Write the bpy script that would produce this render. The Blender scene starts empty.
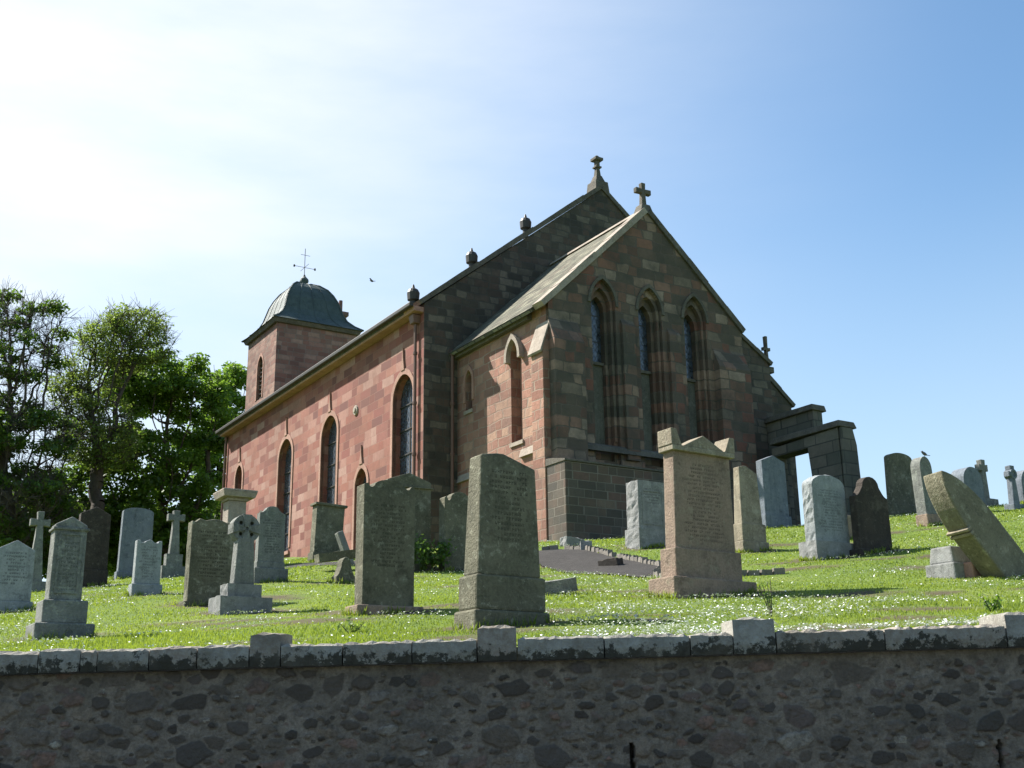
import bpy, bmesh, math, random
import numpy as np
from mathutils import Vector, Matrix
from mathutils.geometry import tessellate_polygon
rnd = random.Random(7)
nr = np.random.RandomState(11)
scene = bpy.context.scene
COL = scene.collection
R = math.radians

# ------------------------------------------------------------------ camera
F, PITCH, ROLL = 1156.0, 0.2827, -0.0138
CAMZ = 1.6
cam_d = bpy.data.cameras.new('camera')
cam = bpy.data.objects.new('camera', cam_d)
COL.objects.link(cam)
cam_d.sensor_width = 36.0
cam_d.lens = F / 1024.0 * 36.0
cam_d.clip_end = 6000
cam.location = (0, 0, CAMZ)
c_, s_ = math.cos(PITCH), math.sin(PITCH)
right, up, fwd = Vector((1, 0, 0)), Vector((0, -s_, c_)), Vector((0, c_, s_))
cr_, sr_ = math.cos(ROLL), math.sin(ROLL)
# image a = u*cr + v*sr ; b = v*cr - u*sr
cam_right = right * cr_ + up * sr_
cam_up = up * cr_ - right * sr_
m = Matrix((cam_right, cam_up, -fwd)).transposed()
cam.rotation_euler = m.to_euler()
scene.camera = cam
scene.render.resolution_x, scene.render.resolution_y = 1024, 768

# ------------------------------------------------------------------ sky, sun, exposure
SUN_AZ, SUN_EL = R(-65), R(46)
world = bpy.data.worlds.new('World'); scene.world = world; world.use_nodes = True
nt = world.node_tree; nt.nodes.clear()
wo = nt.nodes.new('ShaderNodeOutputWorld'); bg = nt.nodes.new('ShaderNodeBackground')
sky = nt.nodes.new('ShaderNodeTexSky'); sky.sky_type = 'NISHITA'; sky.sun_disc = False
sky.sun_elevation = SUN_EL; sky.sun_rotation = SUN_AZ
sky.air_density = 1.0; sky.dust_density = .7; sky.ozone_density = 1.2; sky.altitude = 50
# thin cirrus veil, thicker towards the sun side
tc = nt.nodes.new('ShaderNodeTexCoord')
mp = nt.nodes.new('ShaderNodeMapping'); mp.inputs['Scale'].default_value = (1.6, 1.6, 6.0); mp.inputs['Rotation'].default_value = (0.25, -0.35, 0.4)
nz = nt.nodes.new('ShaderNodeTexNoise'); nz.inputs['Scale'].default_value = 1.6; nz.inputs['Detail'].default_value = 7; nz.inputs['Roughness'].default_value = .55
nt.links.new(tc.outputs['Generated'], mp.inputs['Vector']); nt.links.new(mp.outputs['Vector'], nz.inputs['Vector'])
dotn = nt.nodes.new('ShaderNodeVectorMath'); dotn.operation = 'DOT_PRODUCT'
sd = Vector((math.sin(R(-32)) * math.cos(R(33)), math.cos(R(-32)) * math.cos(R(33)), math.sin(R(33))))
dotn.inputs[1].default_value = sd
nt.links.new(tc.outputs['Generated'], dotn.inputs[0])
mr = nt.nodes.new('ShaderNodeMapRange')
for k, v in zip(('From Min', 'From Max', 'To Min', 'To Max'), (0.64, 0.99, 0.0, 1.0)): mr.inputs[k].default_value = v
nt.links.new(dotn.outputs['Value'], mr.inputs['Value'])
nr1 = nt.nodes.new('ShaderNodeMapRange')
for k, v in zip(('From Min', 'From Max', 'To Min', 'To Max'), (0.3, 0.7, 0.62, 1.10)): nr1.inputs[k].default_value = v
nt.links.new(nz.outputs['Fac'], nr1.inputs['Value'])
mul = nt.nodes.new('ShaderNodeMath'); mul.operation = 'MULTIPLY'; mul.use_clamp = True
pw_ = nt.nodes.new('ShaderNodeMath'); pw_.operation = 'POWER'; pw_.inputs[1].default_value = 2.0; nt.links.new(mr.outputs['Result'], pw_.inputs[0]); nt.links.new(pw_.outputs[0], mul.inputs[0]); nt.links.new(nr1.outputs['Result'], mul.inputs[1])
mixw = nt.nodes.new('ShaderNodeMix'); mixw.data_type = 'RGBA'
nt.links.new(mul.outputs[0], mixw.inputs['Factor']); 
tintn = nt.nodes.new('ShaderNodeMix'); tintn.data_type = 'RGBA'; tintn.blend_type = 'MULTIPLY'; tintn.inputs['Factor'].default_value = 1
nt.links.new(sky.outputs['Color'], tintn.inputs['A']); tintn.inputs['B'].default_value = (.92, 1.12, 1.16, 1)
nt.links.new(tintn.outputs['Result'], mixw.inputs['A'])
mixw.inputs['B'].default_value = (6.0, 6.15, 6.3, 1)
sepz = nt.nodes.new('ShaderNodeSeparateXYZ'); nt.links.new(tc.outputs['Generated'], sepz.inputs[0])
hz_ = nt.nodes.new('ShaderNodeMapRange'); hz_.interpolation_type = 'SMOOTHSTEP'
for k, v in zip(('From Min', 'From Max', 'To Min', 'To Max'), (0.08, 0.46, 0.55, 0.0)): hz_.inputs[k].default_value = v
nt.links.new(sepz.outputs[2], hz_.inputs['Value'])
mixh = nt.nodes.new('ShaderNodeMix'); mixh.data_type = 'RGBA'; nt.links.new(hz_.outputs['Result'], mixh.inputs['Factor'])
nt.links.new(mixw.outputs['Result'], mixh.inputs['A']); mixh.inputs['B'].default_value = (4.1, 4.75, 5.3, 1)
nt.links.new(mixh.outputs['Result'], bg.inputs['Color'])
bg.inputs['Strength'].default_value = 0.074
nt.links.new(bg.outputs[0], wo.inputs['Surface'])
sun_d = bpy.data.lights.new('sun', 'SUN'); sun_d.energy = 5.0; sun_d.angle = R(.5); sun_d.color = (1, .955, .88)
sun = bpy.data.objects.new('sun', sun_d); COL.objects.link(sun)
sv = Vector((math.sin(SUN_AZ) * math.cos(SUN_EL), math.cos(SUN_AZ) * math.cos(SUN_EL), math.sin(SUN_EL)))
sun.rotation_euler = sv.to_track_quat('Z', 'Y').to_euler(); sun.location = (-30, 20, 50)
vs = scene.view_settings
vs.view_transform = 'Standard'; vs.look = 'None'; vs.gamma = 1; vs.use_curve_mapping = False; vs.exposure = 1.33

# ------------------------------------------------------------------ geometry of sight lines (used to size things from a survey of the photograph)
def ray(px, py):
    a, b = (px - 512) / F, (384 - py) / F
    d = fwd + cam_right * a + cam_up * b
    return d
CV = Vector((0, 0, CAMZ))
def at_y(px, py, Y):
    r = ray(px, py); return CV + r * (Y / r.y)

# ------------------------------------------------------------------ terrain height
AZ = -.5559
T3 = Vector((math.cos(AZ), -math.sin(AZ), 0)); S3 = Vector((math.sin(AZ), math.cos(AZ), 0)); O3 = Vector((-2.8715, 36, 0))
def cw(x, y, z=0): return O3 + T3 * x + S3 * y + Vector((0, 0, z))
ctrl = []
for X, Y, z in [(-34, 8.6, 1.9), (-12, 8.6, 2.0), (-6, 8.6, 2.05), (-3.3, 8.6, 2.07), (0, 8.6, 2.12), (3.3, 8.6, 2.19), (6, 8.6, 2.24), (12, 8.6, 2.35), (34, 8.6, 2.7)]: ctrl.append((X, Y, z))
for px, py, Y in [(60, 642, 11.5), (500, 628, 10.6), (350, 612, 13.2), (690, 598, 14), (238, 612, 14.5), (268, 583, 20), (145, 596, 17),
                  (325, 557, 30), (650, 550, 24), (750, 552, 23), (835, 560, 19.5), (955, 578, 15.5), (908, 515, 31), (1014, 509, 35),
                  (90, 588, 24), (20, 612, 17), (560, 572, 22), (160, 577, 27), (790, 578, 16.5), (430, 575, 22)]:
    p = at_y(px, py, Y); ctrl.append((p.x, p.y, p.z))
for x, y, z in [(0, 0, 6.3), (1.1, -5.4, 6.25), (0, 11.5, 7.9), (0, 20, 8.3), (8, -5.6, 6.75), (12, -6, 7.2), (16, 0, 7.6), (16, 25, 8.5), (2, 28, 8.5)]:
    p = cw(x, y, z); ctrl.append((p.x, p.y, p.z))
for X, Y, z in [(-28, 40, 5.6), (-28, 60, 6.0), (0, 75, 8.5), (30, 42, 8.2), (30, 70, 8.4), (-34, 20, 3.2), (34, 20, 5.4), (-18, 45, 6.2), (-34, 75, 6.0), (34, 75, 8.2)]: ctrl.append((X, Y, z))
ctrl = np.array(ctrl)
def _phi(r): return r * r * np.log(r + 1e-6)
n_ = len(ctrl)
K = _phi(np.hypot(ctrl[:, None, 0] - ctrl[None, :, 0], ctrl[:, None, 1] - ctrl[None, :, 1])) + np.eye(n_) * 1.5
P_ = np.c_[np.ones(n_), ctrl[:, :2]]
A_ = np.block([[K, P_], [P_.T, np.zeros((3, 3))]])
wt = np.linalg.solve(A_, np.r_[ctrl[:, 2], 0, 0, 0])
def H_np(X, Y):
    X = np.clip(X, -38, 38); Y = np.clip(Y, 8.4, 80)
    out = np.zeros_like(X, dtype=float)
    for i in range(n_):
        out += wt[i] * _phi(np.hypot(X - ctrl[i, 0], Y - ctrl[i, 1]))
    out = out + wt[n_] + wt[n_ + 1] * X + wt[n_ + 2] * Y
    out += 0.025 * np.sin(X * 1.7 + 1.3 * np.sin(Y * .9)) * np.sin(Y * 1.3 + X * .6) * np.clip((Y - 9) / 2, 0, 1)
    return out
def H(x, y): return float(H_np(np.array([x], float), np.array([y], float))[0])
def ground(px, py, y0=8.7):
    r = ray(px, py); prev = None
    ts = np.arange(y0, 90, .1) / r.y
    X = CV.x + r.x * ts; Y = CV.y + r.y * ts; Z = CV.z + r.z * ts
    h = H_np(X, Y)
    idx = np.where(Z <= h)[0]
    if len(idx) == 0:
        i = int(np.argmin(Z - h))
    else: i = int(idx[0])
    return Vector((X[i], Y[i], h[i]))

# ------------------------------------------------------------------ materials
def new_mat(name):
    mt = bpy.data.materials.new(name); mt.use_nodes = True
    n = mt.node_tree; b = n.nodes['Principled BSDF']
    b.inputs['Roughness'].default_value = .85
    b.inputs['Specular IOR Level'].default_value = .25
    return mt, n, b
def N(n, t, **kw):
    x = n.nodes.new(t)
    for k, v in kw.items():
        if k in x.inputs: x.inputs[k].default_value = v
        else: setattr(x, k, v)
    return x
def L(n, a, b): n.links.new(a, b)
def ramp(n, fac, stops, interp='LINEAR'):
    r = n.nodes.new('ShaderNodeValToRGB'); r.color_ramp.interpolation = interp
    e = r.color_ramp.elements
    while len(e) > 1: e.remove(e[-1])
    e[0].position = stops[0][0]; e[0].color = (*stops[0][1], 1)
    for p, c in stops[1:]:
        q = e.new(p); q.color = (*c, 1)
    L(n, fac, r.inputs['Fac']); return r
def mixc(n, fac, a, b, mode='MIX'):
    x = n.nodes.new('ShaderNodeMix'); x.data_type = 'RGBA'; x.blend_type = mode
    for key, val in (('Factor', fac), ('A', a), ('B', b)):
        if isinstance(val, (int, float)): x.inputs[key].default_value = val
        elif isinstance(val, tuple): x.inputs[key].default_value = (*val, 1)
        else: L(n, val, x.inputs[key])
    return x.outputs['Result']
def noise(n, vec, scale, detail=5, rough=.6):
    x = N(n, 'ShaderNodeTexNoise'); x.inputs['Scale'].default_value = scale; x.inputs['Detail'].default_value = detail; x.inputs['Roughness'].default_value = rough
    if vec is not None: L(n, vec, x.inputs['Vector'])
    return x.outputs['Fac']
def mrange(n, v, a, b, c, d):
    x = n.nodes.new('ShaderNodeMapRange')
    for k, q in zip(('From Min', 'From Max', 'To Min', 'To Max'), (a, b, c, d)): x.inputs[k].default_value = q
    L(n, v, x.inputs['Value']); return x.outputs['Result']
def bump(n, b, h, strength=.4, dist=.02):
    x = n.nodes.new('ShaderNodeBump'); x.inputs['Strength'].default_value = strength; x.inputs['Distance'].default_value = dist
    L(n, h, x.inputs['Height']); L(n, x.outputs['Normal'], b.inputs['Normal'])
def math_(n, op, a, b=None):
    x = n.nodes.new('ShaderNodeMath'); x.operation = op
    for i, v in enumerate((a, b)):
        if v is None: continue
        if isinstance(v, (int, float)): x.inputs[i].default_value = v
        else: L(n, v, x.inputs[i])
    return x.outputs[0]

def stone_mat(name, base, dark, lichen=None, lich_amt=.5, scale=1.0, rough=.9):
    mt, n, b = new_mat(name)
    tc = N(n, 'ShaderNodeTexCoord'); ob = tc.outputs['Object']
    oi = N(n, 'ShaderNodeObjectInfo')
    add = N(n, 'ShaderNodeVectorMath', operation='ADD'); L(n, ob, add.inputs[0])
    sc = N(n, 'ShaderNodeVectorMath', operation='SCALE'); L(n, oi.outputs['Location'], sc.inputs[0]); sc.inputs['Scale'].default_value = 3.7
    L(n, sc.outputs[0], add.inputs[1]); v = add.outputs[0]
    f1 = noise(n, v, 2.3 * scale, 6, .65)
    c = ramp(n, f1, [(.36, dark), (.58, base)]).outputs['Color']
    fb = noise(n, v, .9 * scale, 3, .5); c = mixc(n, mrange(n, fb, .4, .65, 0, .55), c, tuple((q + w_) * .36 for q, w_ in zip(dark, base)))
    # vertical weather streaks
    mpp = N(n, 'ShaderNodeMapping'); mpp.inputs['Scale'].default_value = (9, 9, .8); L(n, v, mpp.inputs['Vector'])
    f2 = noise(n, mpp.outputs['Vector'], 1.2, 4, .6)
    c = mixc(n, mrange(n, f2, .48, .7, 0, .65), c, tuple(q * .5 for q in base))
    f3 = noise(n, v, 38 * scale, 3, .7)
    c = mixc(n, mrange(n, f3, .35, .65, .0, .35), c, tuple(min(1, q * 1.5) for q in base))
    if lichen:
        f4 = noise(n, v, 9 * scale, 5, .75)
        c = mixc(n, mrange(n, f4, .56, .64, 0, lich_amt), c, lichen)
        f6 = noise(n, v, 3.1 * scale, 6, .7); c = mixc(n, mrange(n, f6, .57, .66, 0, lich_amt * .9), c, tuple(q * 1.05 for q in lichen))
        f7 = noise(n, v, 5.3 * scale, 6, .75); c = mixc(n, mrange(n, f7, .55, .66, 0, .65), c, tuple(q * .38 for q in base))
    # worn cut lettering, only where the tablet's face carries text coordinates
    ta = N(n, 'ShaderNodeAttribute', attribute_name='txa'); tn = N(n, 'ShaderNodeAttribute', attribute_name='txn')
    sp = N(n, 'ShaderNodeSeparateXYZ'); L(n, ta.outputs['Vector'], sp.inputs[0])
    ux, vy, hc = sp.outputs[0], sp.outputs[1], sp.outputs[2]
    row = math_(n, 'FLOOR', vy); col = math_(n, 'FLOOR', ux); fu = math_(n, 'FRACT', ux); fv = math_(n, 'FRACT', vy)
    cbn = N(n, 'ShaderNodeCombineXYZ'); L(n, row, cbn.inputs[0]); L(n, col, cbn.inputs[1]); L(n, oi.outputs['Random'], cbn.inputs[2])
    wn = N(n, 'ShaderNodeTexWhiteNoise', noise_dimensions='3D'); L(n, cbn.outputs[0], wn.inputs['Vector'])
    wr = N(n, 'ShaderNodeTexWhiteNoise', noise_dimensions='1D'); L(n, math_(n, 'ADD', row, oi.outputs['Random']), wr.inputs['W'])
    lim = math_(n, 'MULTIPLY', hc, mrange(n, wr.outputs['Value'], 0, 1, .5, 1.0))
    ins = math_(n, 'LESS_THAN', math_(n, 'ABSOLUTE', ux), lim)
    ins = math_(n, 'MULTIPLY', ins, math_(n, 'MULTIPLY', math_(n, 'GREATER_THAN', vy, 0.0), math_(n, 'LESS_THAN', vy, tn.outputs['Fac'])))
    ins = math_(n, 'MULTIPLY', ins, math_(n, 'GREATER_THAN', wn.outputs['Value'], .17))
    ins = math_(n, 'MULTIPLY', ins, math_(n, 'LESS_THAN', fv, .62))
    st1 = math_(n, 'LESS_THAN', fu, .25)
    hb = math_(n, 'LESS_THAN', math_(n, 'ABSOLUTE', math_(n, 'SUBTRACT', fv, math_(n, 'MULTIPLY', wn.outputs['Value'], .6))), .09)
    st2 = math_(n, 'MULTIPLY', hb, math_(n, 'LESS_THAN', fu, .72))
    st3 = math_(n, 'MULTIPLY', math_(n, 'GREATER_THAN', fu, .52), math_(n, 'MULTIPLY', math_(n, 'LESS_THAN', fu, .74), math_(n, 'GREATER_THAN', wn.outputs['Value'], .5)))
    stt = math_(n, 'MULTIPLY', math_(n, 'MAXIMUM', st1, math_(n, 'MAXIMUM', st2, st3)), ins)
    c = mixc(n, math_(n, 'MULTIPLY', stt, mrange(n, f1, .35, .6, .5, .9)), c, tuple(q * .28 for q in base))
    L(n, c, b.inputs['Base Color']); b.inputs['Roughness'].default_value = rough
    hh = math_(n, 'ADD', math_(n, 'MULTIPLY', f1, .6), math_(n, 'MULTIPLY', f3, .4))
    bump(n, b, hh, .8, .05)
    return mt

def masonry(name, palette, bw, bh, mortar=(.30, .25, .21), msize=.012, stain=(.05, .05, .045), stain_amt=.4, warp=.0, bumpd=.02, stscale=.5, topband=None):
    mt, n, b = new_mat(name)
    tc = N(n, 'ShaderNodeTexCoord')
    ob = tc.outputs['Object']
    sp = N(n, 'ShaderNodeSeparateXYZ'); L(n, ob, sp.inputs[0])
    u = math_(n, 'ADD', sp.outputs[0], sp.outputs[1]); v = sp.outputs[2]
    if warp:
        wn = noise(n, ob, 1.4, 2, .5); wn2 = noise(n, ob, 2.3, 2, .5)
        v = math_(n, 'ADD', v, math_(n, 'MULTIPLY', math_(n, 'SUBTRACT', wn, .5), warp))
        u = math_(n, 'ADD', u, math_(n, 'MULTIPLY', math_(n, 'SUBTRACT', wn2, .5), warp * 1.5))
    row = math_(n, 'FLOOR', math_(n, 'DIVIDE', v, bh))
    w1 = N(n, 'ShaderNodeTexWhiteNoise', noise_dimensions='1D'); L(n, row, w1.inputs['W'])
    u = math_(n, 'ADD', u, math_(n, 'MULTIPLY', w1.outputs['Value'], bw))
    # stretch u smoothly per row so that block lengths vary
    ph = math_(n, 'MULTIPLY', w1.outputs['Value'], 31.0)
    u = math_(n, 'ADD', u, math_(n, 'MULTIPLY', math_(n, 'SINE', math_(n, 'ADD', math_(n, 'MULTIPLY', u, 2.2 / bw), ph)), bw * .24))
    cb = N(n, 'ShaderNodeCombineXYZ'); L(n, u, cb.inputs[0]); L(n, v, cb.inputs[1])
    br = N(n, 'ShaderNodeTexBrick', offset=.0, squash=1.0)
    br.inputs['Color1'].default_value = (0, 0, 0, 1); br.inputs['Color2'].default_value = (1, 1, 1, 1)
    br.inputs['Scale'].default_value = 1; br.inputs['Mortar Size'].default_value = msize; br.inputs['Mortar Smooth'].default_value = .3
    br.inputs['Brick Width'].default_value = bw; br.inputs['Row Height'].default_value = bh
    L(n, cb.outputs[0], br.inputs['Vector'])
    st = [(i / len(palette), c) for i, c in enumerate(palette)]
    c = ramp(n, br.outputs['Color'], st, 'CONSTANT').outputs['Color']
    f1 = noise(n, ob, 6, 6, .7)
    c = mixc(n, mrange(n, f1, .3, .7, 0, .45), c, tuple(sum(q[i] for q in palette) / len(palette) * .6 for i in range(3)))
    f2 = noise(n, ob, stscale, 7, .68)
    c = mixc(n, br.outputs['Fac'], c, mortar)
    c = mixc(n, mrange(n, f2, .42, .68, 0, stain_amt), c, stain)
    f3 = noise(n, ob, 26, 3, .7)
    c = mixc(n, mrange(n, f3, .35, .7, .12, .0), c, (.02, .02, .02))
    L(n, c, b.inputs['Base Color']); b.inputs['Roughness'].default_value = .92
    h = math_(n, 'ADD', math_(n, 'MULTIPLY', math_(n, 'SUBTRACT', 1.0, br.outputs['Fac']), .7), math_(n, 'MULTIPLY', f1, .8))
    h = math_(n, 'ADD', h, math_(n, 'MULTIPLY', f3, .25))
    bump(n, b, h, .7, bumpd)
    return mt

red = [tuple(q * k_ for q, k_ in zip(c_, (.86, .78, .84))) for c_ in [(.32, .125, .085), (.39, .19, .13), (.21, .080, .060), (.34, .15, .10), (.45, .30, .225), (.28, .105, .08), (.36, .165, .115), (.24, .095, .072), (.42, .245, .18), (.18, .080, .066), (.31, .135, .10), (.38, .21, .15)]]
M = {}
M['nave'] = masonry('red_ashlar', red, .62, .31, mortar=(.29, .17, .13), msize=.008, warp=.05, stain=(.15, .07, .05), stain_amt=.6, bumpd=.015, stscale=.35)
M['chancel_side_lit'] = masonry('sunlit_red_rubble', [(.38, .19, .135), (.31, .15, .11), (.44, .27, .19), (.27, .125, .09), (.34, .18, .13), (.40, .23, .165), (.24, .13, .10)], .46, .29, mortar=(.30, .22, .17), msize=.02, stain=(.14, .09, .07), stain_amt=.6, warp=.16, bumpd=.04)  # redder chancel stone, colours also brightened to make the side wall look sunlit
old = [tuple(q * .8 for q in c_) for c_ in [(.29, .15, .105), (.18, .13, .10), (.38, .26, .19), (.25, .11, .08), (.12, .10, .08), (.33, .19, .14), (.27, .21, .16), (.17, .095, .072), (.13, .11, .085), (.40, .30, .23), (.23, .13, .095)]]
M['chancel'] = masonry('old_sandstone', old, .50, .33, mortar=(.125, .10, .08), msize=.02, stain=(.05, .052, .042), stain_amt=.85, warp=.18, bumpd=.03, stscale=.7)  # chancel stone with its colours darkened to deepen the shade on the gable
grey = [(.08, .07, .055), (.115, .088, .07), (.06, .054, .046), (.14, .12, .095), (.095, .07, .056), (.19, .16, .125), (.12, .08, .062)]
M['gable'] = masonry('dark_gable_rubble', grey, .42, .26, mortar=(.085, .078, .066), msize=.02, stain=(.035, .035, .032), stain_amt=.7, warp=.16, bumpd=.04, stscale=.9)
M['ruin'] = masonry('ruin_ashlar', [(.15, .14, .115), (.19, .17, .14), (.11, .105, .088), (.17, .145, .12), (.13, .125, .105)], .7, .36, mortar=(.07, .065, .058), msize=.02, stain=(.06, .065, .055), stain_amt=.6, bumpd=.02)
M['tower'] = masonry('tower_rubble', [(.26, .13, .10), (.32, .18, .14), (.20, .10, .08), (.35, .22, .17), (.24, .15, .12)], .45, .25, mortar=(.22, .17, .14), msize=.016, stain=(.08, .06, .05), stain_amt=.6, warp=.1, bumpd=.03)
M['plinth'] = masonry('plinth_block', [(.14, .10, .075), (.10, .08, .062), (.19, .14, .105), (.085, .072, .06), (.16, .10, .078), (.12, .10, .08)], .42, .24, mortar=(.19, .165, .135), msize=.014, stain=(.05, .055, .05), stain_amt=.6, bumpd=.02)
M['slate'] = masonry('lichened_stone_slates', [(.13, .12, .085), (.20, .18, .13), (.07, .065, .048), (.27, .25, .175), (.14, .11, .082), (.10, .10, .07)],   .36, .17, mortar=(.03, .028, .024), msize=.022, stain=(.12, .125, .09), stain_amt=.6, bumpd=.03, stscale=1.3)
M['nave_slate'] = masonry('grey_slates', [(.08, .08, .085), (.10, .10, .10), (.07, .07, .075)], .3, .18, mortar=(.03, .03, .03), msize=.01, stain=(.05, .05, .05), bumpd=.02)
M['dress'] = stone_mat('dressed_red_stone', (.36, .21, .16), (.24, .13, .10))
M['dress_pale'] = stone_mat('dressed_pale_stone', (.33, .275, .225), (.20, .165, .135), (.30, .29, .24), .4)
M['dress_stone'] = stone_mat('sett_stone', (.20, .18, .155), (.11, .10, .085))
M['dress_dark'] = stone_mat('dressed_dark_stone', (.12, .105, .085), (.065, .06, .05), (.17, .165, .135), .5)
M['lead'] = stone_mat('weathered_lead', (.065, .085, .078), (.04, .055, .05), (.10, .12, .108), .4, rough=.55)
M['gravel'] = stone_mat('path_asphalt', (.042, .038, .035), (.024, .022, .02), (.075, .068, .06), .4, scale=2)
# tomb stones
M['grey'] = stone_mat('grey_sandstone', (.18, .18, .165), (.10, .105, .095), (.32, .33, .28), .5)
M['pale'] = stone_mat('pale_granite', (.28, .295, .295), (.19, .205, .205), (.42, .43, .40), .4, scale=1.5)
M['bluegrey'] = stone_mat('blue_grey_granite', (.165, .185, .21), (.11, .128, .15), (.28, .30, .31), .3, scale=1.6)
M['mossy'] = stone_mat('mossy_green_sandstone', (.135, .125, .085), (.06, .06, .04), (.33, .32, .24), .5)
M['buff_mossy'] = stone_mat('mossy_buff_sandstone', (.19, .17, .115), (.10, .09, .062), (.36, .34, .25), .5)
M['buff'] = stone_mat('buff_sandstone', (.27, .23, .165), (.16, .13, .095), (.40, .37, .28), .5)
M['pinkbuff'] = stone_mat('pinkish_sandstone', (.27, .195, .145), (.15, .115, .088), (.30, .27, .19), .4)
M['brown'] = stone_mat('dark_brown_sandstone', (.055, .043, .034), (.03, .026, .022), (.15, .13, .10), .4)
M['granite_rough'] = stone_mat('rock_faced_granite', (.26, .26, .25), (.15, .15, .14), (.38, .38, .36), .5, scale=2.5)
def plain(name, c, rough=.7, metal=0):
    mt, n, b = new_mat(name); b.inputs['Base Color'].default_value = (*c, 1); b.inputs['Roughness'].default_value = rough; b.inputs['Metallic'].default_value = metal
    tc = N(n, 'ShaderNodeTexCoord'); f = noise(n, tc.outputs['Object'], 12, 4)
    L(n, mixc(n, mrange(n, f, .3, .7, 0, .5), c, tuple(q * .6 for q in c)), b.inputs['Base Color'])
    return mt
M['iron'] = plain('painted_iron', (.05, .045, .04), .5)
M['pipe'] = plain('brown_painted_pipe', (.16, .09, .07), .5)
M['ink'] = plain('cut_letter', (.045, .045, .04), .95)
M['ink_pale'] = plain('worn_cut_letter', (.10, .10, .08), .95)
M['bird'] = plain('bird_plumage', (.10, .10, .11), .8)
M['blind'] = stone_mat('window_blocking_stone', (.12, .115, .095), (.075, .07, .06), (.18, .18, .15), .5)
# leaded glass
mt, n, b = new_mat('leaded_glass'); tc = N(n, 'ShaderNodeTexCoord')
sp = N(n, 'ShaderNodeSeparateXYZ'); L(n, tc.outputs['Object'], sp.inputs[0])
uu = math_(n, 'ADD', sp.outputs[0], sp.outputs[1])
d1 = math_(n, 'PINGPONG', math_(n, 'ADD', uu, math_(n, 'MULTIPLY', sp.outputs[2], .7)), .09)
d2 = math_(n, 'PINGPONG', math_(n, 'SUBTRACT', uu, math_(n, 'MULTIPLY', sp.outputs[2], .7)), .09)
d3 = math_(n, 'PINGPONG', sp.outputs[2], .42)
ml = math_(n, 'MAXIMUM', math_(n, 'LESS_THAN', math_(n, 'MINIMUM', d1, d2), .008), math_(n, 'LESS_THAN', d3, .02))
fz = noise(n, tc.outputs['Object'], 8, 2)
cg = ramp(n, fz, [(.35, (.015, .02, .028)), (.6, (.055, .07, .095))]).outputs['Color']
L(n, mixc(n, ml, cg, (.015, .015, .015)), b.inputs['Base Color'])
L(n, mrange(n, ml, 0, 1, .16, .7), b.inputs['Roughness']); b.inputs['Specular IOR Level'].default_value = .8
bump(n, b, fz, .5, .02)
M['glass'] = mt
# foliage
def leaf_mat(name, c1, c2, trans):
    mt = bpy.data.materials.new(name); mt.use_nodes = True; n = mt.node_tree; n.nodes.clear()
    o = N(n, 'ShaderNodeOutputMaterial'); at = N(n, 'ShaderNodeAttribute', attribute_name='tint')
    c = ramp(n, at.outputs['Fac'], [(0, c1), (1, c2)]).outputs['Color']
    d = N(n, 'ShaderNodeBsdfDiffuse'); t = N(n, 'ShaderNodeBsdfTranslucent'); g = N(n, 'ShaderNodeBsdfGlossy'); g.inputs['Roughness'].default_value = .45
    L(n, c, d.inputs['Color'])
    tcx = mixc(n, .55, c, trans); L(n, tcx, t.inputs['Color'])
    g.inputs['Color'].default_value = (.5, .5, .5, 1)
    m1 = N(n, 'ShaderNodeMixShader'); m1.inputs[0].default_value = .45; L(n, d.outputs[0], m1.inputs[1]); L(n, t.outputs[0], m1.inputs[2])
    m2 = N(n, 'ShaderNodeMixShader'); m2.inputs[0].default_value = .05; L(n, m1.outputs[0], m2.inputs[1]); L(n, g.outputs[0], m2.inputs[2])
    L(n, m2.outputs[0], o.inputs['Surface']); return mt
M['leaf'] = leaf_mat('sycamore_leaf', (.03, .07, .012), (.13, .22, .03), (.28, .46, .04))
M['leaf_dark'] = leaf_mat('dark_leaf', (.028, .06, .012), (.085, .15, .022), (.20, .34, .03))
M['leaf_pale'] = leaf_mat('young_leaf', (.08, .13, .025), (.17, .24, .05), (.34, .46, .06))
M['blade'] = leaf_mat('grass_blade', (.12, .18, .016), (.24, .30, .04), (.38, .48, .04))
M['bark'] = stone_mat('tree_bark', (.085, .07, .055), (.04, .033, .027), (.11, .11, .08), .3)
mt, n, b = new_mat('daisy_petal'); b.inputs['Base Color'].default_value = (.82, .82, .80, 1); M['daisy'] = mt
# turf
mt, n, b = new_mat('turf'); tc = N(n, 'ShaderNodeTexCoord'); ob = tc.outputs['Object']
f1 = noise(n, ob, .9, 6, .65); f2 = noise(n, ob, 14, 5, .7)
c = ramp(n, f1, [(.3, (.08, .13, .016)), (.52, (.13, .19, .026)), (.7, (.19, .22, .05))]).outputs['Color']
c = mixc(n, mrange(n, f2, .35, .65, 0, .6), c, (.05, .075, .015))
at = N(n, 'ShaderNodeAttribute', attribute_name='soil')
c = mixc(n, at.outputs['Fac'], c, (.075, .055, .035))
L(n, c, b.inputs['Base Color']); b.inputs['Roughness'].default_value = 1; bump(n, b, f2, .8, .04); M['turf'] = mt

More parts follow.
